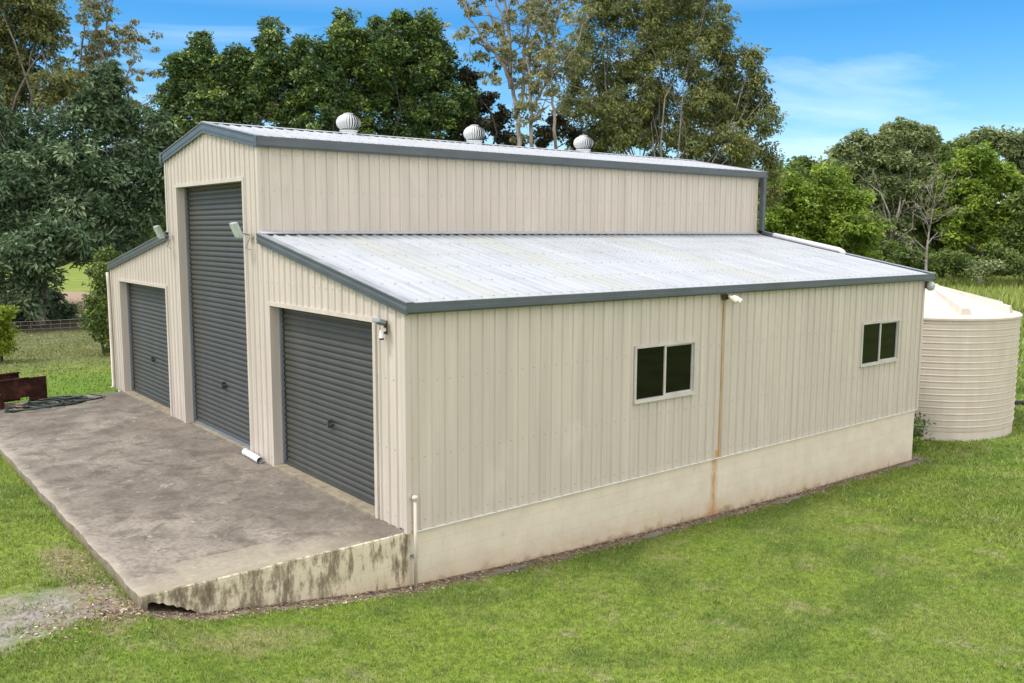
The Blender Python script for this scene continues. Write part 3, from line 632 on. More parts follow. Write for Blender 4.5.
# ------------------------------------------------------------------ foliage generator
def leafmesh(C, D, S, size, aspect=.45, fold=.25):
    """C centres, D long axes (unit), S side axes; rhombus leaves"""
    n=len(C); l=size[:,None]
    Nn=np.cross(D,S); 
    V=np.empty((n,4,3)); V[:,0]=C-D*l; V[:,1]=C+S*l*aspect+Nn*l*fold*aspect; V[:,2]=C+D*l; V[:,3]=C-S*l*aspect+Nn*l*fold*aspect
    return V.reshape(-1,3)
def unit(a): return a/(np.linalg.norm(a,axis=1,keepdims=True)+1e-9)
class Tree:
    def __init__(s, rng): s.r=rng; s.C=[];s.D=[];s.S=[];s.Z=[];s.A=[]; s.w=MB(); s.tips=[]
    def clump(s, c, rad, n, size, droop=.2, up=.6, flat=.7, tone=None, orient='out'):
        r=s.r; c=np.asarray(c)
        d=unit(r.randn(n,3)); rr=rad*r.uniform(.25,1,n)**.6
        off=d*rr[:,None]*np.array((1,1,flat)); P=c+off
        # blades point outwards and droop; faces turned up
        D=unit(d*np.array((1,1,.5))+r.randn(n,3)*.45+np.array((0,0,-droop)))
        upv=unit(np.array((0,0,up))+r.randn(n,3)*.6+d*.3); S=unit(np.cross(upv,D))
        s.C.append(P);s.D.append(D);s.S.append(S);s.Z.append(1.12*size*r.uniform(.65,1.3,n))
        t=r.uniform(0,1) if tone is None else tone
        s.A.append(np.clip(.62*t+.38*r.uniform(0,1,n),0,1))
    def lobe(s, c, R, nc, cr, nl, size, fill=.45, subs=True, **k):
        """one leafy mass: knobbly surface made of several sub-masses, each of clumps"""
        r=s.r; R=np.asarray(R,float)
        if subs:
            ns=int(max(6,nc/9)); dd=unit(r.randn(ns,3)); cs=c+dd*R*r.uniform(.35,.78,ns)[:,None]; sr=np.outer(r.uniform(.28,.5,ns),R)
        else: ns=1; cs=np.array([c]); sr=np.array([R])
        for i in range(nc):
            j=i%ns; d=unit(r.randn(1,3))[0]; 
            if d[2]<-.3 and r.rand()<.5: d[2]=-d[2]
            q=r.uniform(fill,1.05); p=cs[j]+d*sr[j]*q if (i%5)<3 else np.asarray(c)+d*R*r.uniform(.25,.95)
            base=.5+.35*(( (j*7)%5)/4-.5)
            s.clump(p,cr*r.uniform(.7,1.25),int(nl*r.uniform(.7,1.3)),size,tone=float(np.clip(base+r.uniform(-.4,.4),0,1)),**k)
            s.tips.append(p)
        return cs
    def limb(s, a, b, r0, r1, sag=.1, seg=7, n=6):
        a,b=np.array(a,float),np.array(b,float); l=np.linalg.norm(b-a); o=s.r.randn(3)*l*sag; o2=s.r.randn(3)*l*sag*.5
        pts=[a+(b-a)*t+o*math.sin(math.pi*t)+o2*math.sin(2*math.pi*t)+np.array((0,0,l*.06*math.sin(math.pi*t))) for t in np.linspace(0,1,n)]
        s.w.tube(pts,[r0+(r1-r0)*t for t in np.linspace(0,1,n)],seg); return pts
    def build(s, name, base, label, leafm, barkm, group, cat='tree', aspect=.45, crown='crown', trunk='trunk'):
        t=empty(name,tuple(base),label,cat,group)
        C,D,S,Z,A=[np.concatenate(x) for x in (s.C,s.D,s.S,s.Z,s.A)]
        if leafmesh: 
            gzz=gz(C[:,0],C[:,1])+.03; keep=C[:,2]>gzz
            # nothing may grow through the shed
            inside=(C[:,0]>-.4)&(C[:,0]<L+.5)&(C[:,1]>-.3)&(C[:,1]<YT+.35)&(C[:,2]<5.95)
            keep&=~inside; C,D,S,Z,A=C[keep],D[keep],S[keep],Z[keep],A[keep]
        V=leafmesh(C,D,S,Z,aspect); Q=np.arange(len(V)).reshape(-1,4)
        mesh_np(crown,V,Q,leafm,t,np.repeat(A,4))
        if s.w.v: s.w.build(trunk,barkm,t,smooth=True)
        return t
LEAVES=0
def base_at(u, depth):
    p=CAM+ray(u,341.5)*depth; return np.array((p[0],p[1],float(gz(p[0],p[1]))))
def px_tree(name, label, group, seed, u, depth, lobes, leafm, barkm, size, dens, cr=.55, nl=38, rtrunk=.22, dz=.7, stems=None, aspect=.45, twigs=0, cat='tree', branch=True, grow=1.18, **k):
    """lobes: (px x, px y, px rx, px ry[, depth offset m]); sizes become metres at the tree's own distance"""
    T=Tree(np.random.RandomState(seed)); b=base_at(u,depth); s=depth/FPX
    fork=b+np.array((0,0,1.0)); hs=[]
    for lb in lobes:
        off=lb[4] if len(lb)>4 else T.r.uniform(-.8,.8)
        c=at_depth(lb[0],lb[1],depth+off); R=np.array((lb[2]*s,lb[2]*s*dz,lb[3]*s))*grow; hs.append((c,R))
    top=max(c[2] for c,R in hs); fork=b+np.array((0,0,max(.8,(top-b[2])*.28)))
    if branch: T.limb(b-np.array((0,0,.2)),fork,rtrunk,rtrunk*.75,.03)
    for c,R in hs:
        nc=int(2.3*dens*R[0]*R[2]+6)
        T.lobe(c,R,nc,cr,nl,size,**k)
        if branch:
            pts=T.limb(fork,c-np.array((0,0,R[2]*.3)),rtrunk*.42,rtrunk*.1,.08)
            for q in range(twigs):
                tp=T.tips[-1-T.r.randint(nc)]; T.limb(pts[T.r.randint(2,6)],tp,rtrunk*.13,.012,.08,5,4)
    return T.build(name,b,label,leafm,barkm,group,cat,aspect)

LM_mango=leaf_mat('broad_dark_leaves',(0.032,0.062,0.036),(0.100,0.165,0.085),(0.270,0.360,0.200),.55,.2,.2)
LM_fig=leaf_mat('dense_dark_leaves',(0.032,0.068,0.026),(0.080,0.145,0.048),(0.290,0.380,0.080),.45,.35,.18)
LM_gum=leaf_mat('olive_gum_leaves',(0.075,0.095,0.035),(0.170,0.200,0.070),(0.330,0.340,0.100),.5,.35,.3,(0.466,0.342,0.109))
LM_gum2=leaf_mat('dry_gum_leaves',(0.130,0.140,0.070),(0.220,0.230,0.110),(0.360,0.360,0.170),.5,.35,.3,(0.422,0.317,0.158))
LM_bright=leaf_mat('bright_green_leaves',(0.080,0.150,0.020),(0.180,0.280,0.035),(0.360,0.460,0.060),.45,.35,.3)
LM_mid=leaf_mat('mid_green_leaves',(0.050,0.090,0.022),(0.125,0.190,0.045),(0.250,0.320,0.075),.5,.3,.25)
LM_grey=leaf_mat('grey_green_leaves',(0.117,0.166,0.069),(0.225,0.282,0.117),(0.351,0.420,0.186),.5,.3,.25)
LM_red=leaf_mat('dark_russet_leaves',(.018,.022,.012),(.045,.05,.025),(.10,.085,.045),.5,.3,.2,(.14,.06,.035))
LM_lime=leaf_mat('lime_shrub_leaves',(.10,.16,.02),(.22,.30,.03),(.42,.48,.06),.45,.3,.3)
LM_weed=leaf_mat('weed_leaves',(.04,.09,.02),(.09,.17,.03),(.16,.25,.06),.5,.3,.25)
LM_dry=leaf_mat('tall_grass_blades',(0.160,0.240,0.048),(0.288,0.384,0.080),(0.512,0.544,0.192),.6,.2,.25)
G1='trees behind the paddock fence left of the shed'; G2='tall trees behind the shed'; G3='trees of the far wood right of the shed'

# A: broad dark tree(s) left
px_tree('broadleaf_tree','broad dark leafy tree with low hanging branches over the wire fence, far left',G1,11,42,38,
  [(-30,215,70,80,-1),(45,200,60,55,0),(115,195,52,52,1),(165,185,36,50,2),(15,148,44,40,1),(90,148,44,36,1),(-60,130,60,80,0),(148,142,34,32,2),(20,262,36,28,-2.5),(-40,280,50,35,-2),(115,245,38,34,1.5),(60,245,40,30,-1.5),(-100,200,60,90,1),(30,290,22,20,-2)],
  LM_mango,B_grey,.125,8.0,.55,52,.2,fill=.6,twigs=2,aspect=.36,droop=.35,up=.9)
px_tree('broadleaf_tree','slim leafy sapling of dark leaves rising against the sky above the broad dark tree',G1,12,108,39,
  [(105,105,16,34),(112,82,12,16),(96,120,18,20),(118,115,14,24)],LM_mango,B_dark,.14,22,.4,30,.10,aspect=.4,droop=.3)
px_tree('gum_tree','olive gum tree filling the top left corner behind the broad dark tree',G1,13,-10,46,
  [(10,60,40,36),(-30,30,50,50),(35,15,34,26),(15,105,40,30),(-40,110,50,50),(75,95,34,26),(0,-20,60,30),(45,40,24,20)],LM_gum,B_grey,.10,8.0,.5,60,.2,twigs=2,droop=.5,fill=.2)
# B sparse gum
def sparse_gum(name,label,group,seed,u,depth,stems,size,leafm,nl=55,cr=.42,barkm=B_pale,r0=.09):
    """stems: list of pixel polylines; each ends in leaf clumps set along its outer part"""
    T=Tree(np.random.RandomState(seed)); b=base_at(u,depth); r=T.r
    for st in stems:
        pts,w,tufts=st[:3]; P=[]
        for i,(x,y) in enumerate(pts):
            P.append(at_depth(x,y,depth+ (w*i)*.35))
        if st is stems[0] or pts[0][1]>225: P=[b-np.array((0,0,.2))]+P
        K=(len(P)-1)*4+1; tt=np.linspace(0,len(P)-1,K); Q=[]
        Pa=np.array(P)
        for t in tt:
            Q.append([np.interp(t,range(len(P)),Pa[:,j]) for j in range(3)]+r.randn(3)*.035)
        rr=[r0*(st[3] if len(st)>3 else 1)*(1-.82*t/(len(P)-1))+.008 for t in tt]
        T.w.tube(Q,rr,7); Q=np.array(Q)
        for q in range(tufts):
            i=r.randint(int(K*.35),K); j0=Q[i]; c=j0+r.randn(3)*np.array((1.0,1.0,.7))*.85
            T.limb(j0,c,.022,.008,.15,4,4)
            for z in range(r.randint(1,4)):
                T.clump(c+r.randn(3)*np.array((.35,.35,.25)),cr*r.uniform(.5,1.1),int(nl*r.uniform(.5,1.2)),size,droop=.7,up=.2,flat=.6)
    return T.build(name,b,label,leafm,barkm,group)
sparse_gum('gum_tree','thin sparse gum tree with bare forked branches against the sky, top left',G1,21,110,50,
  [([(82,200),(82,120),(80,70),(84,30),(78,-20)],.5,24),([(82,125),(66,85),(52,50),(44,10)],-.6,20),([(84,120),(98,75),(104,40),(112,0),(114,-25)],.8,20),([(82,118),(90,90),(108,55),(122,42),(150,40)],1,16),([(86,125),(112,95),(128,75),(140,48)],-.8,12),([(96,150),(125,112),(150,102)],.8,8),([(80,130),(60,105),(40,90)],.5,10),([(104,60),(96,30),(98,-5)],.3,12)],
  .10,LM_gum2,46,.42)
# centre dense group
px_tree('evergreen_tree','dense dark green tree with pointed tops above the front gable of the shed',G2,31,225,42,
  [(200,75,26,24),(203,52,10,20),(185,100,24,24),(235,90,34,28),(240,60,14,18),(225,120,44,24),(272,42,12,24),(275,75,26,26),(263,105,26,24),(180,70,14,12),(302,55,6,20),(296,80,16,20),(210,150,50,30),(165,135,22,26),(203,68,13,28),(240,76,20,28),(272,60,18,30),(222,85,20,24),(256,84,22,26),(300,72,12,26),(186,85,16,20)],LM_fig,B_dark,.09,19,.38,60,.11,up=.9,droop=.1)
px_tree('evergreen_tree','tall dense dark green tree with several leafy peaks behind the first roof vent',G2,32,345,41,
  [(348,30,15,18),(345,58,24,24),(325,85,30,26),(375,75,26,26),(350,110,46,28),(300,110,24,24),(390,50,16,20),(335,150,60,30),(318,60,12,16),(318,80,18,28),(335,62,20,28),(352,46,15,22),(366,62,20,28),(385,64,20,26)],LM_fig,B_dark,.09,19,.38,60,.11,up=.9,droop=.1)
px_tree('evergreen_tree','dense dark green tree with a ragged right side behind the second roof vent',G2,33,415,43,
  [(405,32,20,16),(430,30,14,16),(415,60,28,26),(430,85,24,24),(390,100,30,26),(425,115,34,24),(452,110,20,22),(440,48,9,8),(400,150,50,30),(378,34,10,16),(405,50,22,28),(440,72,20,26),(422,42,14,22),(462,100,14,20)],LM_fig,B_dark,.09,19,.38,60,.11,up=.9,droop=.1)
px_tree('russet_tree','dark russet leaved tree between the second roof vent and the sparse gum',G2,34,478,44,
  [(472,82,12,18),(470,110,18,18),(480,130,26,16),(500,122,14,14),(462,135,18,16),(488,100,9,9),(510,140,16,10),(545,138,18,12),(556,120,10,10),(572,135,14,12)],LM_red,B_dark,.09,15,.34,42,.2,up=.7,fill=.3,aspect=.5)
sparse_gum('gum_tree','sparse gum tree with pale upright stems between the roof vents',G2,41,519,41,
  [([(519,150),(518,118),(512,85),(508,50),(500,15),(488,-25)],.3,10,1.3),([(512,88),(502,60),(484,40),(470,18),(462,-5)],-.5,7),([(509,66),(490,48),(476,42)],.6,7),([(510,60),(498,30),(484,5),(478,-20)],.7,8),([(516,118),(524,90),(523,60),(528,30),(534,0),(536,-25)],.5,20),([(510,75),(508,30),(506,0),(504,-25)],-.2,10),([(524,70),(534,40),(545,12),(552,-15)],-.6,18)],
  .095,LM_gum2,40,.36,r0=.10)
sparse_gum('gum_tree','sparse gum tree, pale stem leaning right behind third roof vent',G2,42,531,40,
  [([(531,150),(531,118),(534,105),(545,85),(560,70),(575,48),(584,22)],.4,16,1.1),([(531,110),(530,80),(529,60),(528,45)],.3,16),([(534,120),(542,110),(549,105)],.3,5),([(556,150),(554,110),(552,80),(553,55),(551,20)],-.4,14,.8),([(545,85),(550,60),(554,35),(560,5),(562,-20)],.5,18)],
  .095,LM_gum2,40,.36,r0=.09)
px_tree('gum_tree','large olive gum tree with gaps in its crown behind the far upper roof end',G2,51,665,46,
  [(600,20,30,34),(580,60,24,26),(640,15,34,30),(690,20,30,30),(720,30,18,28),(610,75,34,28),(650,60,34,28),(690,65,32,28),(725,75,20,22),(755,90,18,24),(750,60,14,16),(765,120,14,24),(740,115,26,22),(700,105,30,24),(655,105,34,24),(605,115,34,24),(575,105,18,30),(630,145,40,22),(690,145,38,22),(735,150,34,22),(768,158,12,16),(590,145,24,18),(650,-25,60,26),(712,-5,20,20),(600,-20,30,20),(770,185,16,20),(730,185,34,22),(600,165,30,16,2),(650,168,34,16,2),(700,165,34,16,2),(745,165,24,18,2),(670,35,60,40,3),(640,120,60,40,3),(720,110,40,40,3)],LM_gum,B_grey,.09,12.0,.42,46,.12,twigs=2,droop=.6,up=.2,fill=.25,aspect=.36)
# right wood
px_tree('leafy_tree','bright green bushy tree just beyond the lean-to roof and its spreader pipe',G3,61,832,58,
  [(810,205,40,26),(845,225,34,22),(800,240,40,22),(850,200,26,18),(785,190,26,18),(868,235,18,14),(825,180,26,14),(850,255,28,16),(775,225,24,26)],LM_bright,B_dark,.13,9.0,.55,44,.25,up=.9)
px_tree('leafy_tree','mid green rounded tree beside the downpipe of the upper roof',G3,62,775,66,
  [(790,180,26,16),(770,190,20,24),(815,172,26,12),(765,215,20,28),(800,165,14,8)],LM_mid,B_dark,.14,10.0,.55,44,.25)
px_tree('gum_tree','tall grey green tree, highest crown of the wood right of the shed',G3,63,885,80,
  [(893,145,24,18),(920,143,20,16),(870,160,24,20),(905,170,30,20),(850,175,20,20),(880,195,32,20),(915,195,24,20),(900,130,12,9),(925,133,9,7),(860,140,12,9),(845,152,8,8),(885,225,30,22),(850,205,20,20)],LM_grey,B_pale,.17,8,.6,46,.2,twigs=2,fill=.25)
px_tree('leafy_tree','bright yellow green crowned tree near the right edge of the photo',G3,64,978,78,
  [(975,160,28,15),(955,178,20,18),(990,175,24,16),(1008,188,18,16),(970,200,30,20),(1000,215,26,20),(965,228,30,20),(1015,235,20,24),(945,205,16,20),(995,245,26,16)],LM_bright,B_pale,.16,9.0,.6,44,.28,twigs=1)
px_tree('gum_tree','grey green tree behind the bright yellow green crown at the right edge',G3,65,1010,92,
  [(985,138,18,10),(1005,145,18,14),(1020,160,20,20),(965,145,12,8),(1045,150,24,24),(1060,190,40,40),(1030,140,10,10)],LM_grey,B_pale,.18,8.0,.7,40,.28,fill=.25)
px_tree('leafy_tree','mid green tree between the grey green and the yellow green crowns',G3,66,935,86,
  [(937,160,18,14),(930,180,22,16),(940,200,24,20),(930,225,26,22),(955,240,26,16)],LM_mid,B_dark,.17,9.0,.6,44,.25)
px_tree('leafy_tree','dark green tree over the grass at the right edge of the photo',G3,67,1035,76,
  [(1035,215,30,26),(1010,240,22,18),(1050,240,34,20),(1000,258,20,12),(1030,262,26,10)],LM_mid,B_dark,.16,9.0,.6,40,.28,twigs=1)
px_tree('leafy_tree','mid green tree standing behind the bright bushy tree',G3,68,845,95,
  [(840,185,26,18),(830,210,34,24),(860,225,34,26),(810,200,24,20),(870,250,40,18),(800,235,30,24)],LM_mid,B_dark,.2,7.0,.7,40,.28)
px_tree('gum_tree','grey green feathery tree rising left of the tallest grey green crown',G3,69,842,84,
  [(842,158,16,14),(828,172,18,14),(850,175,18,18),(815,178,12,8),(838,190,24,16)],LM_grey,B_pale,.16,8,.6,44,.22,twigs=1,fill=.25)
px_tree('leafy_tree','dark green crown filling the notch between the two highest crowns of the wood',G3,70,948,90,
  [(945,150,14,12),(955,165,16,18),(935,172,18,18),(960,150,12,8),(950,190,22,18)],LM_mid,B_dark,.17,9,.6,44,.25)
# bare pale sapling
T=Tree(np.random.RandomState(71)); b=base_at(926,70); s=70/FPX
tr=[at_depth(x,y,70) for x,y in ((926,268),(927,250),(929,232),(933,210),(938,180))]
T.w.tube([b-np.array((0,0,.2))]+tr,[.13,.11,.09,.07,.04,.015],7)
for i in range(18):
    a=tr[T.r.randint(0,4)]+np.array((0,0,T.r.uniform(0,1.2))); dd=unit(T.r.randn(1,3))[0]; dd[2]=abs(dd[2])+.5; e=a+dd*T.r.uniform(.9,2.4)
    pts=T.limb(a,e,.035,.012,.12,5,5)
    for q in range(4): T.limb(pts[T.r.randint(1,5)],e+T.r.randn(3)*.6,.014,.006,.12,4,3)
    T.clump(e,.5,14,.12,droop=.5)
for e0,e1 in (((926,250),(914,236)),((927,245),(938,232)),((929,232),(912,212))): T.limb(at_depth(*e0,70),at_depth(*e1,70),.06,.02,.06,5)
T.build('bare_tree',b,'small almost bare tree with a pale trunk in front of the dark wood',LM_gum2,B_pale,G3)
# trees beyond the picture's sides, so the wood continues
px_tree('leafy_tree','mid green tree of the wood just outside the right of the photo',G3,72,1120,84,[(1110,180,50,30),(1140,210,60,40),(1090,220,40,40),(1120,150,30,20)],LM_mid,B_dark,.18,3.5,.7,40,.28)
# understorey: dark shrubs along foot of the wood
G4='shrubs along the foot of the far wood'
for i,(u,y,rx,ry,dp,mt,lab) in enumerate(((905,262,22,12,74,LM_mid,'dark shrub in the wood behind the bare pale tree'),(950,262,24,12,74,LM_mid,'low dark green shrub right of the bare pale tree'),(985,268,22,9,72,LM_grey,'grey green scrub below the yellow green crown'),(1015,266,20,10,72,LM_mid,'dark green scrub at the right edge below the wood'),(880,258,24,16,76,LM_mid,'dark green shrub just above the lean-to gutter end'))):
    px_tree('shrub',lab,G4,80+i,u,dp,[(u,y,rx,ry),(u+rx*.6,y+2,rx*.5,ry*.8),(u-rx*.6,y+3,rx*.5,ry*.7)],mt,B_dark,.13,9,.5,40,.06,cat='shrub')
# green bush beside the shed's left wall, lime shrub by the fence
px_tree('shrub','tall dark green shrub against the left side of the shed',None,90,103,29,
  [(103,290,15,28),(98,322,16,16),(108,265,12,18),(112,310,14,30),(95,305,10,12),(106,338,12,12),(118,345,10,10)],LM_mid,B_dark,.055,34,.22,34,.05,cat='shrub')
px_tree('shrub','lime green shrub in front of the wire fence at the left edge',None,91,0,27.5,
  [(2,315,11,12),(-4,332,15,16),(6,340,10,14),(-22,325,20,24),(-4,348,16,8)],LM_lime,B_dark,.06,34,.22,34,.05,cat='shrub')
px_tree('shrub','dark low shrub around the foot of the broad dark tree',None,92,48,40,
  [(35,300,14,14),(50,306,10,12),(20,312,18,12),(58,314,14,7),(0,318,20,10)],LM_mango,B_dark,.12,16,.4,30,.1,cat='shrub')

# far wood: one belt that closes the horizon
r=np.random.RandomState(99); n=26000
az=np.radians(r.uniform(-8,112,n)); dist=r.uniform(150,185,n); tops=13+3.0*np.sin(az*9)+2.2*np.sin(az*23+1)+1.5*np.sin(az*57)
hh=r.uniform(0,1,n)**.8*tops; C=np.stack([CAM[0]+dist*np.cos(az),CAM[1]+dist*np.sin(az),-1+hh],1); D=unit(r.randn(n,3)); S=unit(np.cross(D,r.randn(n,3)))
o=mesh_np('distant_wood',leafmesh(C,D,S,r.uniform(.8,1.5,n),.6),np.arange(4*n).reshape(-1,4),LM_mid,None,np.repeat(r.uniform(0,.8,n),4)); tag(o,'far belt of woodland closing the paddocks','woodland',kind='stuff')
# distant hill
k=NT('hazy_hill_forest',1,.0); k.col(k.ramp(k.noise(.01,5),(.35,(.085,.12,.13)),(.65,(.13,.17,.17)))); M_hill=k.m  # blue-grey tint puts distance haze into the forest colour
def hill(name,label,u0,u1,peaks,dist,depth):
    V=[];F=[]; n=60; rows_=8
    for j in range(rows_+1):
        for i in range(n+1):
            u=u0+(u1-u0)*i/n; d=dist+depth*j/rows_; p=CAM+ray(u,341.5)*d; ht=0
            for (pu,py,pw) in peaks: ht=max(ht,((230-py)/FPX*dist+5)*math.exp(-((u-pu)/pw)**2))
            z=-2+(ht+6*math.sin(i*1.3)+4*math.sin(i*2.9+j))*math.sin(math.pi*min(1,j/rows_))**.8; V.append((p[0],p[1],max(-2,z)))
    for j in range(rows_):
        for i in range(n): a=j*(n+1)+i; F.append((a,a+1,a+n+2,a+n+1))
    m=MB(); m.v=V; m.f=F; m.m=[0]*len(F); o=m.build(name,M_hill,smooth=True); tag(o,label,'hill',kind='structure')
hill('hill','blue grey hill low in the gap left of the dense trees',-60,330,[(150,106,70),(60,130,80)],1500,700)
hill('hill','blue grey hill tip beyond the large gum tree',640,900,[(788,150,20),(740,160,60)],1500,700)

# ------------------------------------------------------------------ lawn blades
def scatter(n, x0,x1,y0,y1, hgt, wid, seed, lean=.5):
    r=np.random.RandomState(seed); X=r.uniform(x0,x1,n); Y=r.uniform(y0,y1,n)
    V=np.stack([X-CAM[0],Y-CAM[1],gz(X,Y)-CAM[2]],1); d=V@F_; u=512+FPX*(V@R_)/d; v=341.5-FPX*(V@U_)/d
    ok=(d>3)&(u>-60)&(u<1090)&(v<760)
    ok&=~((X>-3.42)&(X<.1)&(Y>-.03)&(Y<13.12)); ok&=~((X>-.05)&(X<L+.0)&(Y>-.02)&(Y<YT)); ok&=((X-TC[0])**2+(Y-TC[1])**2)>(TR-.03)**2
    # bare strip by walls, stony patch, corner soil (thinned)
    nz=.5*np.sin(X*7.3+2*np.sin(Y*3.1))+.5*np.sin(X*3.1-Y*5.7)
    strip=(Y>-.20+.08*nz)&(Y<.3)&(X>-4.0)&(X<L+.3); ok&=~(strip&(r.rand(n)>.06))
    g_=((X+5.0)/1.5)**2+((Y-.42)/.85)**2+.3*nz; ok&=~((g_<1)&(r.rand(n)>.05+.35*np.clip(.5*np.sin(X*5+Y*9)+.5*np.sin(Y*13-X*3),0,1)))
    e_=((X+3.75)/.33)**2+((Y-1.0)/2.0)**2+.5*nz; ok&=~((e_<1)&(r.rand(n)>.5))
    under=(Y>29)&(Y<53)&(X<24); ok&=~(under&(r.rand(n)>.12))
    return X[ok],Y[ok],d[ok]
def blades(X,Y,h,w,seed,lean=.55):
    r=np.random.RandomState(seed); n=len(X); Z=gz(X,Y); a=r.uniform(0,2*np.pi,n); b=r.uniform(0,2*np.pi,n); l=r.uniform(0,lean,n)
    hh=h*r.uniform(.5,1.3,n); ww=w*r.uniform(.6,1.3,n)
    P=np.stack([X,Y,Z-.004],1); s=np.stack([np.cos(a),np.sin(a),0*a],1)*ww[:,None]*.5; t=np.stack([np.cos(b)*l,np.sin(b)*l,np.ones(n)],1)*hh[:,None]
    V=np.empty((n,3,3)); V[:,0]=P-s; V[:,1]=P+s; V[:,2]=P+t; return V.reshape(-1,3)
VV=[];RR=[]
for (n,x0,x1,y0,y1,h,w,sd) in ((620000,-7,13,-8.5,1.5,.034,.011,1),(110000,-7.5,-3.3,-1,14,.045,.014,2),(200000,9,30,-8.5,14,.07,.028,3),(260000,-10,45,12,48,.055,.045,4),(160000,24,110,-12,70,.28,.11,5)):
    X,Y,d=scatter(n,x0,x1,y0,y1,h,w,sd)
    VV.append(blades(X,Y,h,w,sd+10, 1.1)); 
    RR.append(np.repeat(np.random.RandomState(sd+50).rand(len(X)),3))
q=np.random.RandomState(33); nt_=5200; cx_=q.uniform(-7,22,nt_); cy_=q.uniform(-8.5,14,nt_); k_=14; X=np.repeat(cx_,k_)+q.randn(nt_*k_)*.035; Y=np.repeat(cy_,k_)+q.randn(nt_*k_)*.035
V0=np.stack([X-CAM[0],Y-CAM[1],gz(X,Y)-CAM[2]],1); d0=V0@F_; ok=(d0>3)&~((X>-3.5)&(X<L+.1)&(Y>-.16)&(Y<YT))&(((X-TC[0])**2+(Y-TC[1])**2)>TR**2)&~((((X+5.0)/1.5)**2+((Y-.42)/.85)**2)<.6)
X,Y=X[ok],Y[ok]; VV.append(blades(X,Y,.062,.013,77,1.3)); RR.append(np.repeat(np.clip(np.repeat(q.uniform(0,1,nt_),k_)[ok]*.7+q.rand(len(X))*.3,0,1),3))
V=np.concatenate(VV); RN=np.concatenate(RR)
o=mesh_np('grass',V,np.arange(len(V)).reshape(-1,3),M_blade,None,RN); tag(o,'short mown green grass with yellowed patches around the shed','grass',kind='stuff')
# tall grass belt at foot of right wood
r=np.random.RandomState(5); n=60000; az=np.radians(r.uniform(14,40,n)); dist=r.uniform(62,100,n)*1.05; X=CAM[0]+dist*np.cos(az); Y=CAM[1]+dist*np.sin(az)
V=blades(X,Y,.9,.16,6,.5); o=mesh_np('tall_grass',V,np.arange(len(V)).reshape(-1,3),LM_dry,None,np.repeat(r.rand(n),3)); tag(o,'unmown tall grass at the foot of the far wood','grass',kind='stuff')
# leaf litter and small stones in bare strips
r=np.random.RandomState(17); n=5000; X=np.concatenate([r.uniform(-3.9,13.6,n),r.uniform(-3.9,-3.43,500),r.uniform(-4.6,-3.5,500)]); Y=np.concatenate([-.02-.30*r.rand(n)**1.8,r.uniform(-.3,2.2,500),-.1+.3*r.randn(500)])
ok=~((X>-3.42)&(Y>-.02)); X,Y=X[ok],Y[ok]; n=len(X); C=np.stack([X,Y,gz(X,Y)+.006+.012*r.rand(n)],1); a=r.uniform(0,6.28,n); D=unit(np.stack([np.cos(a),np.sin(a),r.randn(n)*.25],1)); S=unit(np.cross(np.stack([r.randn(n)*.3,r.randn(n)*.3,np.ones(n)],1),D))
k=NT('leaf_litter',.9,.1); at=k.n.new('ShaderNodeAttribute'); at.attribute_name='rnd'; k.col(k.ramp(at.outputs['Fac'],(0,hexc('4a3a30')),(.5,hexc('86705f')),(.85,hexc('a8988a')),(.97,hexc('c9bfae'))))
o=mesh_np('leaf_litter',leafmesh(C,D,S,r.uniform(.008,.03,n),.4),np.arange(4*n).reshape(-1,4),k.m,None,np.repeat(r.rand(n),4)); tag(o,'dry brown leaf litter along the foot of the walls','leaf litter',kind='stuff')
# flat stones / broken concrete strip pieces along the wall
def stone(x,y,rx,ry,h,label):
    r=random.Random(x); m=MB(); z=float(gz(x,y)); n=11; pts=[(rx*math.cos(2*math.pi*i/n)*r.uniform(.8,1.1),ry*math.sin(2*math.pi*i/n)*r.uniform(.8,1.1)) for i in range(n)]
    b=len(m.v); m.v+=[(x+p[0],y+p[1],z-.05) for p in pts]+[(x+p[0]*.93,y+p[1]*.9,z+h*r.uniform(.8,1.1)) for p in pts]
    for i in range(n): j=(i+1)%n; m.f.append((b+i,b+j,b+n+j,b+n+i)); m.m.append(0)
    m.f.append(tuple(b+n+i for i in range(n))); m.m.append(0)
    tag(m.build('paving_piece',M_slab,bevel=.006),label,'stone','broken concrete pieces along the long wall')
stone(8.25,-.2,.5,.09,.03,'long flat concrete piece by the wall right of the rust streak')
stone(4.6,-.2,.35,.08,.03,'flat concrete piece by the wall left of the rust streak')
stone(12.9,-.2,.55,.09,.03,'flat concrete piece at the far right foot of the wall')
stone(1.5,-.2,.4,.07,.025,'flat concrete piece by the wall nearest the vent pipe')
# weeds by the wall and by the tank
def weed(x,y,h,rad,n,label,seed,mat=LM_weed,sz=.03):
    T=Tree(np.random.RandomState(seed)); z=float(gz(x,y))
    for i in range(max(2,n//14)):
        e=np.array((x+T.r.randn()*rad*.6,y-abs(T.r.randn())*rad*.3,z+h*T.r.uniform(.5,1))); T.w.tube([(x+T.r.randn()*rad*.2,y,z-.02),tuple(e)],[.005,.002],4)
        T.clump(e,rad*.5,14,sz,droop=.1); T.clump((e+np.array((x,y,z)))/2,rad*.4,8,sz)
    T.build('weed',(x,y,z),label,mat,B_grey,'weeds at the foot of the walls','weed',.4,'leaves','stem')
weed(5.35,-.09,.22,.12,60,'small green weed at the wall foot left of the rust streak',1)
weed(8.8,-.08,.2,.07,30,'reddish weed at the wall foot right of the rust streak',2,LM_red,.02)
weed(10.6,-.08,.22,.08,30,'thin weed at the wall foot below the right window',3,LM_red,.02)
weed(12.2,-.08,.2,.08,30,'thin weed at the wall foot near the far end of the wall',4,LM_weed,.02)
weed(14.9,.75,.6,.4,240,'leafy weed clump growing between the shed and the tank',5,LM_weed,.045)
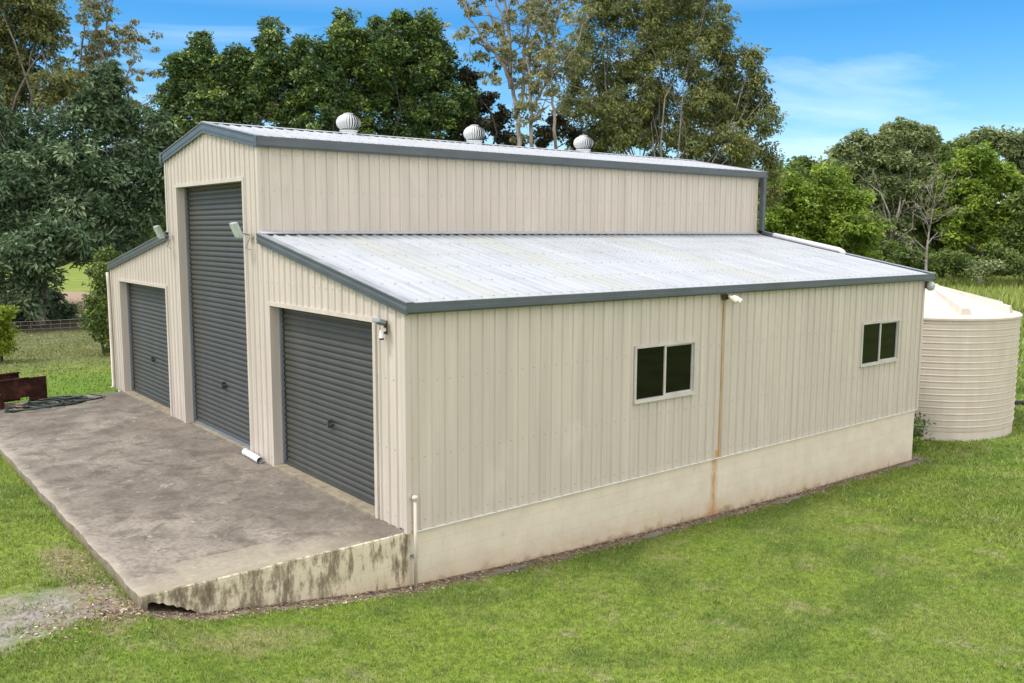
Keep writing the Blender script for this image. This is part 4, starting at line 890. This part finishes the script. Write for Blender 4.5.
weed(14.3,.5,.25,.4,200,'low leafy weed at the shed end in front of the tank',6,LM_bright,.04)

# things glimpsed beyond the tank at right edge
p0=at_depth(985,362,31); p1=at_depth(1060,361,31)
t=MB(); zz=float(gz(p0[0],p0[1])); t.tube([tuple(p0),tuple((p0+p1)/2),tuple(p1)],.03,7)
for q in (p1,(p0*.7+p1*.3)): t.tube([(q[0],q[1],zz-.1),(q[0],q[1],q[2]+.02)],.035,7)
tag(t.build('low_rail',M_wire),'low grey pipe rail on the lawn behind the tank','rail')
p=at_depth(1024,412,26.5); zz=float(gz(p[0],p[1])); t=MB(); t.tube([(p[0]-1.2,p[1]+.9,zz+.06),(p[0],p[1],zz+.07),(p[0]+1.3,p[1]-1.0,zz+.06)],.07,10); tag(t.build('drain_pipe',M_dark,smooth=True),'black drain pipe lying on the lawn right of the tank','pipe')

# ------------------------------------------------------------------ light, sky, camera
EL=math.radians(60); AZ=math.radians(166)     # azimuth of the sun measured from +x towards +y
sd=Vector((math.cos(AZ)*math.cos(EL),math.sin(AZ)*math.cos(EL),math.sin(EL)))
sun=bpy.data.lights.new('sun','SUN'); sun.energy=1.7; sun.angle=math.radians(9); sun.color=(1,.97,.93)
so=bpy.data.objects.new('sun',sun); COL.objects.link(so); so.rotation_euler=sd.to_track_quat('Z','Y').to_euler()
w=bpy.data.worlds.new('World'); scn.world=w; w.use_nodes=True; nt=w.node_tree; bg=nt.nodes['Background']
sk=nt.nodes.new('ShaderNodeTexSky'); sk.sky_type='NISHITA'; sk.sun_disc=False; sk.sun_elevation=EL; sk.sun_rotation=math.pi/2-AZ; sk.air_density=1.0; sk.dust_density=.4; sk.ozone_density=3.5
hs=nt.nodes.new('ShaderNodeHueSaturation'); hs.inputs['Saturation'].default_value=1.46; hs.inputs['Value'].default_value=.74; nt.links.new(sk.outputs[0],hs.inputs['Color'])
tc=nt.nodes.new('ShaderNodeTexCoord'); mp=nt.nodes.new('ShaderNodeMapping'); mp.inputs['Scale'].default_value=(1.0,1.6,5.5); mp.inputs['Rotation'].default_value=(.15,.1,.4); mp.inputs['Location'].default_value=(3.3,1.7,.6)
nt.links.new(tc.outputs['Generated'],mp.inputs[0]); nz=nt.nodes.new('ShaderNodeTexNoise'); nz.inputs['Scale'].default_value=1.7; nz.inputs['Detail'].default_value=7; nz.inputs['Roughness'].default_value=.58; nz.inputs['Distortion'].default_value=.5
nt.links.new(mp.outputs[0],nz.inputs['Vector'])
rp=nt.nodes.new('ShaderNodeValToRGB'); rp.color_ramp.elements[0].position=.50; rp.color_ramp.elements[0].color=(0,0,0,1); rp.color_ramp.elements[1].position=.74; rp.color_ramp.elements[1].color=(.42,.42,.42,1)
nt.links.new(nz.outputs[0],rp.inputs[0]); mx=nt.nodes.new('ShaderNodeMix'); mx.data_type='RGBA'; nt.links.new(rp.outputs[0],mx.inputs[0]); nt.links.new(hs.outputs[0],mx.inputs[6]); mx.inputs[7].default_value=(5.6,6.2,7.2,1)
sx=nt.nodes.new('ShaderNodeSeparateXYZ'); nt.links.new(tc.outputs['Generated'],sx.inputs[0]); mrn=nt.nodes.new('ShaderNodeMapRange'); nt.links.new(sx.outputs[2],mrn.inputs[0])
mrn.inputs[1].default_value=.22; mrn.inputs[2].default_value=.5; mrn.inputs[3].default_value=0; mrn.inputs[4].default_value=.8  # high cloud cover added above the view to soften and neutralise the light
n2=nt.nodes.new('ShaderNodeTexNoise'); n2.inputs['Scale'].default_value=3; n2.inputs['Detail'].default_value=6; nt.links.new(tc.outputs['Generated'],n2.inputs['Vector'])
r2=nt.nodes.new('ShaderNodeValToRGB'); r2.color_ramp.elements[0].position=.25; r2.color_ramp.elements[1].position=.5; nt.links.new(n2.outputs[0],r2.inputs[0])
dt=nt.nodes.new('ShaderNodeVectorMath'); dt.operation='DOT_PRODUCT'; nt.links.new(tc.outputs['Generated'],dt.inputs[0]); dt.inputs[1].default_value=(-.64,-.77,0)  # unseen warm cloud bank added behind the camera to light the shaded side wall
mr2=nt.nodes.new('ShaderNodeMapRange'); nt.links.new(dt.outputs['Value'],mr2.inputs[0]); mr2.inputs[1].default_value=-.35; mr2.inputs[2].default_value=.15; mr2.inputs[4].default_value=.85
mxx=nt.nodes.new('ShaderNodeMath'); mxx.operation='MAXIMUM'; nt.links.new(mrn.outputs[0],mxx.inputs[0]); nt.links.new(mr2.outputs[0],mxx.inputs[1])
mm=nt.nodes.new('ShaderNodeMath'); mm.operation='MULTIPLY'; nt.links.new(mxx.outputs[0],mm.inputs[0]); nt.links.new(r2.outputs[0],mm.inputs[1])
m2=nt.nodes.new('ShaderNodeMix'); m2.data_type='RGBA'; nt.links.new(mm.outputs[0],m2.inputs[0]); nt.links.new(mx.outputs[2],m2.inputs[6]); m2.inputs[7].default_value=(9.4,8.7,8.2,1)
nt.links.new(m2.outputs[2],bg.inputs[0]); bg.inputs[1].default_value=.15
cam=bpy.data.cameras.new('camera'); co=bpy.data.objects.new('camera',cam); COL.objects.link(co); scn.camera=co
cam.sensor_width=36; cam.lens=FPX/1024*36; cam.clip_end=6000; cam.clip_start=.1
Mx=Matrix(((R_[0],U_[0],-F_[0],CAM[0]),(R_[1],U_[1],-F_[1],CAM[1]),(R_[2],U_[2],-F_[2],CAM[2]),(0,0,0,1))); co.matrix_world=Mx
scn.view_settings.view_transform='Standard'; scn.view_settings.look='None'; scn.view_settings.exposure=.70; scn.view_settings.gamma=1
scn.render.engine='CYCLES'
